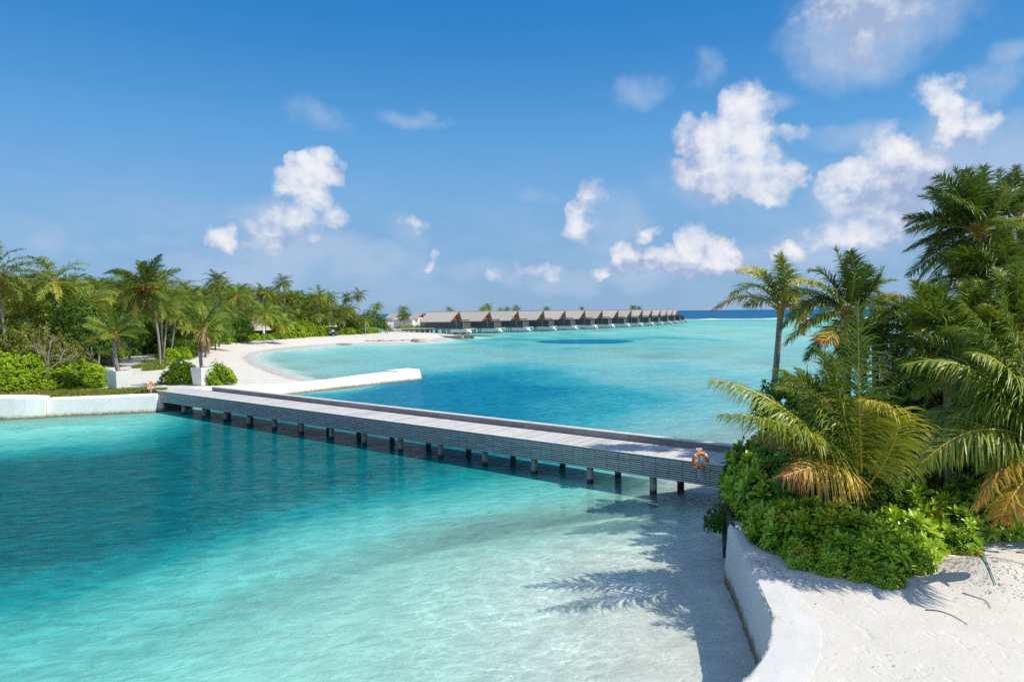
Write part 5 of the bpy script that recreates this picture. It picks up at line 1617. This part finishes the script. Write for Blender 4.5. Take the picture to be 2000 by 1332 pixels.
# ------------------------------------------------------------------ overwater villas
def villa_parts():
    e = empty('overwater_villa', (0, 0, 0))
    # ridge along local x, gable towards +x; local -y is the lagoon side
    mb = MB()
    x0, x1, yo, ze, zr, th = -8.2, 5.2, 4.6, 4.75, 8.5, 0.28
    # two thatched slopes with thickness, gable prow at +x, small hip at -x
    for sg in (-1, 1):
        a = [(x0 - .3, sg * yo, ze), (x1, sg * yo, ze), (x1 + 1.3, 0, zr), (x0 + 0.8, 0, zr)]
        b = [(p[0], p[1], p[2] - th) for p in a]
        V = a + b
        mb.add(V, [[0, 1, 2, 3], [7, 6, 5, 4], [0, 4, 5, 1], [1, 5, 6, 2], [3, 7, 4, 0], [2, 6, 7, 3]])
    rf = mb.build('roof', M['thatch'], e)
    mb = MB(); mb.tube([(x0 + .8, 0, zr + .02), (x1 + 1.25, 0, zr + .04)], .14, 8)
    mb.build('ridge_cap', M['thatch'], rf)
    mb = MB()
    mb.add([(x1 - .6, -3.4, 5.3), (x1 - .6, 3.4, 5.3), (x1 - .2, 0, zr - .7), (x1 - .2, 0, zr - .72), (x1 - .75, -3.4, 5.3), (x1 - .75, 3.4, 5.3)], [[0, 1, 2, 3], [1, 5, 3, 2], [5, 4, 3, 3], [4, 0, 2, 3]])
    mb.build('gable', M['gable'], e)
    mb = MB()
    for sg in (-1, 1):
        mb.tube([(x1 + .02, sg * (yo - .02), ze - .1), (x1 + 1.32, 0, zr - .05)], .11, 6)
    mb.build('bargeboard', M['brown_wood'], e)
    mb = MB(); mb.box(-6.3, x1 - .8, -4.0, 4.0, 2.3, 5.2)
    mb.build('wall', M['screen_wood'], e)
    mb = MB(); mb.box(x1 - .8, x1 - .74, -3.0, 3.0, 2.4, 5.1)
    mb.build('glass_front', M['screen_wood'], e)
    mb = MB()
    for r in range(10):
        mb.box(-8.2, 7.6, -4.46, -4.40, 2.0 + r * .285, 2.0 + r * .285 + .262, random.random())
    for r in range(9):
        mb.box(7.70, 10.5, -4.46, -4.40, 2.0 + r * .285, 2.0 + r * .285 + .262, random.random())
    mb.box(10.6, 10.66, -4.4, 1.5, 2.0, 4.3)
    mb.build('screen', M['screen_wood'], e)
    for x in (7.6, 10.6):
        mb = MB(); mb.box(x - .08, x + .08, -4.58, -4.465, -1.2, 4.7); mb.build('post', M['slat_wood'], e)
    mb = MB()
    mb.box(x1 - .2, 9.2, -3.6, -3.3, 5.0, 5.25); mb.box(x1 - .2, 9.2, 3.0, 3.3, 5.0, 5.25)
    for r in range(9):
        mb.box(x1 + .2 + r * .42, x1 + .36 + r * .42, -3.6, 3.3, 5.26, 5.38)
    mb.build('pergola', M['brown_wood'], e)
    mb = MB(); mb.box(-6.4, 11.2, -4.3, 4.2, 1.7, 1.98); mb.build('deck', M['deck_wood'], e)
    mb = MB(); mb.box(5.6, 12.6, -5.0, -2.4, .75, 1.78); mb.box(12.6, 13.4, -4.8, -2.9, .6, 1.1); mb.build('plunge_pool', M['white_wall'], e)
    mbm = MB(); mbm.tube([(0, 0, -2.2), (0, 0, 1.72)], .2, 8)
    sm = mbm.mesh('stilt', True); sm.materials.append(M['white_wall'])
    for x in (-5.8, -3.2, -.6, 2.0, 4.6):
        for y in (-3.9, 0.2, 3.8):
            s = link('stilt', sm, None, e); s.location = (x, y, 0)
    sm2 = MB(); sm2.tube([(0, 0, -2.2), (0, 0, .78)], .24, 8); sm2 = sm2.mesh('stilt', True); sm2.materials.append(M['white_wall'])
    for x in (6.2, 9.2, 12.1):
        s = link('stilt', sm2, None, e); s.location = (x, -4.4, 0)
    return e


ORD = ['first', 'second', 'third', 'fourth', 'fifth', 'sixth', 'seventh', 'eighth', 'ninth', 'tenth', 'eleventh', 'twelfth', 'thirteenth', 'fourteenth', 'fifteenth']
# (direction of gable apex, waterline distance)
VIL = [(893, 262), (953, 268), (1008, 277), (1058, 287), (1100, 297), (1139, 309), (1173, 321), (1204, 334), (1230, 347), (1252, 360), (1271, 374), (1288, 389), (1301, 404), (1312, 419), (1321, 434)]
vp = [at(px, 630, Y) for px, Y in VIL]
proto = villa_parts()
for i, p in enumerate(vp):
    o = proto if i == 0 else copy_tree(proto)
    a, b = vp[max(i - 1, 0)], vp[min(i + 1, len(vp) - 1)]
    t = (b - a); ang = math.atan2(t.y, t.x)
    rz = ang - R(90)                       # gable faces square off the line of the walkway
    rz = max(rz, R(-30)) + R(6)
    d = Vector((math.cos(rz), math.sin(rz), 0))
    o.location = Vector((p.x, p.y, 0)) - d * 5.6
    o.rotation_euler = (0, 0, rz)
    tag(o, f'{ORD[i]} overwater villa counted from the sandy beach, grey thatch and dark screens on white stilts' if i < 14 else 'last overwater villa at the open-sea end of the row, grey thatch', 'villa', 'overwater villas in the curving row')
# timber walkway linking the villas behind
mb = MB(); mbs = MB()
wp = [Vector((p.x, p.y, 0)) + Vector((-4, 12, 0)) for p in vp]
wp = [Vector((-62, 262, 0)), Vector((-46, 262, 0))] + wp
ww = empty('walkway', wp[0], 0, 'low timber walkway on stilts leading from the grove out behind the villas', 'walkway')
for i in range(len(wp) - 1):
    a, b = wp[i] - wp[0], wp[i + 1] - wp[0]
    t = (b - a); L = t.length
    Mx = Matrix.Translation(a) @ Matrix.Rotation(math.atan2(t.y, t.x), 4, 'Z')
    mb.box(0, L + .2, -1.2, 1.2, 1.75 + .002 * (i % 2), 1.98 + .002 * (i % 2), random.random(), Mx)
    n = max(2, int(L / 4))
    for k in range(n):
        q = a + t * (k + .5) / n
        for sgn in (-1, 1):
            mbs.tube([(q.x, q.y + sgn, -2.2), (q.x, q.y + sgn, 1.75)], .17, 6)
mb.build('deck', M['deck_wood'], ww); s = mbs.build('stilt', M['white_wall'], ww); s["kind"] = "stuff"
# landing stage at the spit
a = at(790, 645, 258); b = at(838, 645, 256)
ls = empty('landing_stage', (a.x, a.y, 0), 0, 'dark-edged landing stage on white stilts between the spit and the first villa', 'jetty')
L = b.x - a.x
mb = MB(); mb.box(-1, L + 1.5, 0, 5, 1.85, 2.15); mb.box(-1, L + 1.5, -.1, -.004, 1.6, 2.1); mb.build('deck', M['screen_wood'], ls)
mb = MB(); mb.box(-1.2, L + 1.7, -.2, 5.2, 2.154, 2.26); mb.build('edge', M['white_wall'], ls)
for k in range(6):
    for y in (.4, 4.5):
        mb = MB(); mb.tube([(0, 0, -2), (0, 0, 1.84)], .22, 7); o = mb.build('stilt', M['white_wall'], ls); o.location = (k * L / 5, y, 0)


def cottage(px, ybase, Y, rz, label):
    p = at(px, ybase, Y)
    e = empty('cottage', (p.x, p.y, 1.6), rz, label, 'cottage', 'white-walled cottages beyond the spit')
    mb = MB(); mb.box(-5, 4.2, -3.2, 3.2, -2.2, 3.4); mb.build('wall', M['white_wall'], e)
    mb = MB()
    for sg in (-1, 1):
        a = [(-5.6, sg * 4.3, 2.9), (4.9, sg * 4.3, 2.9), (5.9, 0, 6.4), (-5.0, 0, 6.4)]
        V = a + [(q[0], q[1], q[2] - .26) for q in a]
        mb.add(V, [[0, 1, 2, 3], [7, 6, 5, 4], [0, 4, 5, 1], [1, 5, 6, 2], [3, 7, 4, 0], [2, 6, 7, 3]])
    mb.build('roof', M['thatch'], e)
    mb = MB(); mb.add([(4.25, -3.1, 3.42), (4.25, 3.1, 3.42), (4.5, 0, 5.9), (4.5, 0, 5.92), (4.0, -3.1, 3.42), (4.0, 3.1, 3.42)], [[0, 1, 2, 3], [1, 5, 3, 2], [5, 4, 3, 3], [4, 0, 2, 3]]); mb.build('gable', M['gable'], e)
    mb = MB()
    for sg in (-1, 1):
        mb.tube([(4.92, sg * 4.28, 2.85), (5.92, 0, 6.36)], .12, 6)
    mb.build('bargeboard', M['gable'], e)
    mb = MB(); mb.box(4.2, 4.26, -1.4, .2, -.2, 2.4); mb.build('door', M['glass_dark'], e)
    mb = MB(); mb.box(4.2, 6.0, 1.2, 3.1, -.2, 1.9); mb.build('screen', M['red_door'], e)
    return e


cottage(770, 628, 500, R(-40), 'white-walled cottage with orange gable, next to the grove end')
cottage(815, 628, 490, R(-40), 'white-walled cottage with orange gable, next to the first overwater villa')
# low thatched hall roof between the cottages, with its hedge
p = at(800, 632, 285)
hl = empty('low_hall', (p.x - 2, p.y, 3.0), R(-10), 'low grey-roofed hall before the white-walled cottages', 'hall')
mb = MB()
for sg in (-1, 1):
    a = [(-7, sg * 3.4, 3.3), (6.5, sg * 3.4, 3.3), (5.0, 0, 5.0), (-5.5, 0, 5.0)]
    V = a + [(q[0], q[1], q[2] - .2) for q in a]
    mb.add(V, [[0, 1, 2, 3], [7, 6, 5, 4], [0, 4, 5, 1], [1, 5, 6, 2], [3, 7, 4, 0], [2, 6, 7, 3]])
mb.build('roof', M['thatch'], hl)
mb = MB(); mb.box(-6, 5.6, -2.6, 2.6, -3, 3.25); mb.build('wall', M['white_wall'], hl); hl.scale = (.7, .7, .7)
for (px, Y) in ((782, 276), (800, 275), (818, 274), (832, 273)):
    p = at(px, 640, Y)
    shrub(HEDGE, k, Vector((p.x, p.y, 1.9)), (2.4, 1.6, 1.3), 'bright clipped shrub before the low grey-roofed hall by the landing stage', 'shrubs before the low hall'); k += 1
# raised bed that carries those shrubs
a = at(770, 640, 272); b = at(838, 640, 271)
mb = MB(); c_ = at(735, 630, 540); d_ = at(838, 630, 540)
q_ = [(a.x, 271), (b.x, 271), (d_.x, 540), (c_.x, 540)]
mb.hexa([(x, y, -1.5) for x, y in q_], [(x, y, 1.95) for x, y in q_])
tag(mb.build('island_bank', M['pale_bag']), 'low pale bank with shrubs and cottages beyond the sandy spit', 'bank')
# thatched hut in the grove
p = on(487, 664, 1.4)
ht_ = empty('thatched_hut', (p.x - 1, p.y + 8, .6), R(20), 'dark open thatched hut half hidden in the palm grove', 'hut')
mb = MB()
r0s = [(3.9, 3.2), (2.9, 4.6), (1.4, 6.3), (.15, 7.2)]
mb.tube([(0, 0, z) for _, z in r0s], [r for r, _ in r0s], 12); mb.build('roof', M['thatch'], ht_)
for k_ in range(6):
    a = k_ * 1.047
    mb = MB(); mb.tube([(math.cos(a) * 3.1, math.sin(a) * 3.1, -.3), (math.cos(a) * 3.1, math.sin(a) * 3.1, 3.5)], .12, 7); mb.build('post', M['brown_wood'], ht_)
mb = MB(); mb.box(-1.6, 1.6, .8, 1.0, 0, 1.2); mb.build('counter', M['dark_wood'], ht_)
p = on(512.5, 662, 1.5)
mb = MB(); mb.tube([(0, 0, -.2), (0, 0, 1.9), (0, 0, 2.0)], [.3, .3, .2], 10)
o = mb.build('marker_post', M['white_paint'], None, True); o.location = p + Vector((0, 1, .6)); tag(o, 'short white post beside the thatched hut and short palm', 'post')


def golf_cart(loc, rz, label):
    e = empty('golf_buggy', loc, rz, label, 'golf buggy')
    mb = MB()
    prof = [(-1.25, .35), (1.25, .35), (1.3, .7), (.75, .95), (.55, .55), (-.3, .55), (-.45, .85), (-1.25, .85)]
    for sgn, rev in ((-.6, 0), (.6, 1)):
        pts = [(x, sgn, z) for x, z in prof]
        mb.ngon(pts[::-1] if rev else pts)
    V = [(x, s_, z) for x, z in prof for s_ in (-.6, .6)]
    mb.add(V, [[2 * i, 2 * ((i + 1) % 8), 2 * ((i + 1) % 8) + 1, 2 * i + 1] for i in range(8)])
    mb.build('body', M['cart_body'], e)
    mb = MB(); mb.box(-1.2, .8, -.62, .62, 1.86, 1.95); mb.box(-1.1, .7, -.55, .55, 1.952, 1.99); mb.build('canopy', M['white_paint'], e)
    mb = MB(); mb.box(-.42, .1, -.55, .55, .56, .82); mb.box(-.5, -.38, -.55, .55, .8, 1.3); mb.build('seat', M['white_paint'], e)
    for x, x2 in ((.78, .68), (-1.15, -1.1)):
        for y in (-.56, .56):
            mb = MB(); mb.tube([(x, y, .8), (x2, y, 1.88)], .03, 6); mb.build('roof_post', M['rubber'], e)
    for x in (-.85, .9):
        for y in (-.58, .58):
            mb = MB(); mb.tube([(x, y - .1, .25), (x, y + .1, .25)], .25, 14); w_ = mb.build('wheel', M['rubber'], e, False)
            mb = MB(); mb.tube([(x, y - .115, .25), (x, y + .115, .25)], .12, 10); mb.build('rim', M['white_paint'], w_)
    return e


p = gz(on(646, 657, 1.4)); o = golf_cart(p + Vector((0, 0, .02)), R(170), 'dark golf buggy with a white canopy parked at the back of the beach'); o.scale = (1.5, 1.5, 1.5)
p = gz(on(319, 678, 1.4)); o = golf_cart(p + Vector((0, 0, .02)), R(100), 'dark golf buggy glimpsed between the trunks at the end of the path')
p = gz(on(289, 679, 1.45))
rb = empty('bin', p, .4, 'small red bin at the edge of the sandy path', 'bin')
mb = MB(); mb.tube([(0, 0, 0), (0, 0, .75), (0, 0, .8)], [.42, .5, .5], 12); mb.build('body', M['red_plastic'], rb)
mb = MB(); mb.tube([(0, 0, .8), (0, 0, .88), (0, 0, .95)], [.55, .52, .25], 12); mb.build('lid', M['red_plastic'], rb)
p = gz(on(258, 685, 1.45))
mb = MB(); mb.tube([(0, 0, 0), (0, 0, .9), (0, 0, 1.0)], [.22, .2, .1], 9); o = mb.build('bollard', M['white_paint'], None, True); o.location = p; tag(o, 'small white bollard beside the path near the red bin', 'bollard')

# sandbag groynes at the end of the beach
def bags(name, pts, r, mat, label, n, seed):
    e = empty(name, pts[0], 0, label, 'groyne')
    rr = random.Random(seed)
    P = tube_path([Vector(p) - Vector(pts[0]) for p in pts], n + 1)
    for i in range(n):
        a, b = Vector(P[i]), Vector(P[i + 1])
        mb = MB(); t = (b - a)
        q = [a + t * f + Vector((0, 0, rr.uniform(-.08, .02) - .25)) for f in (-.12, .02, .5, .98, 1.12)]
        s = r * rr.uniform(.85, 1.15)
        mb.tube(q, [s * .5, s * .92, s, s * .92, s * .5], 9); mb.build('sandbag', mat, e, True)
    return e


bags('sandbag_groyne', [on(714, 667.5, .15), on(760, 667, .2), on(806, 666.5, .2)], .75, M['sandbag'], 'low brown sandbag groyne along the water at the end of the beach', 8, 1)
wb = on(822, 668, 0)
e = empty('round_sandbag', wb, 0, 'pale round-sided block at the tip of the brown groyne', 'sandbag')
mb = MB(); mb.tube([(0, 0, -1), (0, 0, .2), (0, 0, .85), (0, 0, 1.05)], [2.6, 2.65, 2.55, 2.2], 20); mb.build('body', M['pale_bag'], e)
bags('sandbag_groyne', [on(832, 655.5, .3), on(868, 657, .3), on(905, 658.5, .3)], .7, M['sandbag'], 'dark brown groyne pointing from the sandy spit towards the villas', 8, 2)
for (px, py, s_, lab) in ((911, 659.5, .9, 'brown rock at the tip of the dark groyne'), (922, 660, .45, 'small dark rock just off the tip of the dark groyne')):
    p = on(px, py, .1)
    mb = MB()
    a = np.linspace(0, 2 * math.pi, 8, endpoint=False)
    mb.tube([(0, 0, -.8), (.1, 0, 0), (0, .1, .5), (0, 0, .8)], [1.4 * s_, 1.5 * s_, 1.1 * s_, .3 * s_], 8)
    o = mb.build('rock', M['rock']); o.location = p; tag(o, lab, 'rock')
p = gz(on(656, 671, .2))
mb = MB(); mb.tube([(0, 0, 0), (2.0, 0, .15), (4.2, .3, .05)], [.25, .3, .15], 7); o = mb.build('driftwood', M['sandbag']); o.location = p; tag(o, 'brown log lying at the water edge of the curved beach', 'driftwood')

# ------------------------------------------------------------------ bits on the near sand
mb = MB(); rs = np.random.default_rng(3)
c = on(1945, 1125, 1.55)
for i in range(1500):
    x = c.x + rs.normal(0, .85); y = c.y + rs.normal(0, .6)
    z = 0
    mb_r = .008 + .03 * rs.random() ** 3
    mb.add(np.array([[x - mb_r, y, z], [x, y - mb_r * .8, z], [x + mb_r, y, z], [x, y + mb_r * .8, z], [x, y, z + mb_r], [x + mb_r * .3, y, z + mb_r * .9]]), [[0, 1, 5, 4], [1, 2, 5, 5], [2, 3, 4, 5], [3, 0, 4, 4]])
o = mb.build('rubble', M['rubble'])
co = np.empty(len(o.data.vertices) * 3, np.float32); o.data.vertices.foreach_get('co', co); co = co.reshape(-1, 3)
co[:, 2] += heights(co[None, :, 0].astype(float), co[None, :, 1].astype(float))[0][0]
o.data.vertices.foreach_set('co', co.ravel()); o.data.update()
tag(o, 'coral rubble and shell bits heaped by the glossy shrubs', None, kind='stuff')
mb = MB()
pts = []
for i in range(330):
    if i < 290:
        x = rs.uniform(6.2, 12.5); y = 17.0 + rs.normal(0, .5) - .15 * (x - 9) ** 2 * .15
    else:
        x = rs.uniform(6.0, 12.0); y = rs.uniform(11.5, 17)
    pts.append((x, y, rs.uniform(0, 6.28), rs.uniform(.012, .05)))
P = np.array(pts); zz = heights(P[None, :, 0], P[None, :, 1])[0][0]
for (x, y, a, s_), z in zip(pts, zz):
    ca, sa = math.cos(a), math.sin(a)
    mb.add([(x - ca * s_, y - sa * s_, z + .012), (x + sa * s_ * .35, y - ca * s_ * .35, z + .02), (x + ca * s_, y + sa * s_, z + .014), (x - sa * s_ * .35, y + ca * s_ * .35, z + .025)], [[0, 1, 2, 3]], rs.random())
tag(mb.build('leaf_litter', M['litter']), 'dry leaves and twigs scattered on the near sand', None, kind='stuff')


def lying(name, pxs, r, mat, label, cat, lift=.02):
    P = [gz(on(px, py, 1.5)) for px, py in pxs]
    C = tube_path(P, 16)
    C[:, 2] = heights(C[None, :, 0], C[None, :, 1])[0][0] + lift
    mb = MB(); mb.tube(C, list(np.linspace(r, r * .4, 16)), 6)
    return tag(mb.build(name, mat), label, cat)


lying('rope', [(1906, 1100), (1918, 1118), (1932, 1138), (1945, 1156)], .022, M['green_rope'], 'teal rope lying on the coral rubble below the shrubs', 'rope', .03)
lying('dead_leaf_rib', [(1808, 1193), (1835, 1195), (1865, 1206), (1890, 1222)], .012, M['litter'], 'thin dark palm rib lying curved on the smooth sand', 'palm rib', .015)
lying('twig', [(1915, 1098), (1926, 1106), (1937, 1116)], .012, M['litter'], 'brown twig beside the teal rope', 'twig', .08)
lying('twig', [(1880, 1162), (1900, 1168), (1925, 1176), (1935, 1190)], .012, M['litter'], 'dark forked-looking twig at the foot of the rubble heap', 'twig', .02)
p = gz(on(1908, 1087, 1.5))
mb = MB(); mb.box(-.06, .06, -.035, .035, 0, .055); mb.tube([(0, 0, .055), (0, 0, .09)], .02, 8)
o = mb.build('plastic_can', M['red_plastic']); o.location = p + Vector((0, 0, .05)); o.rotation_euler = (.3, .2, .5); tag(o, 'small red plastic can dropped under the glossy shrub', 'can')
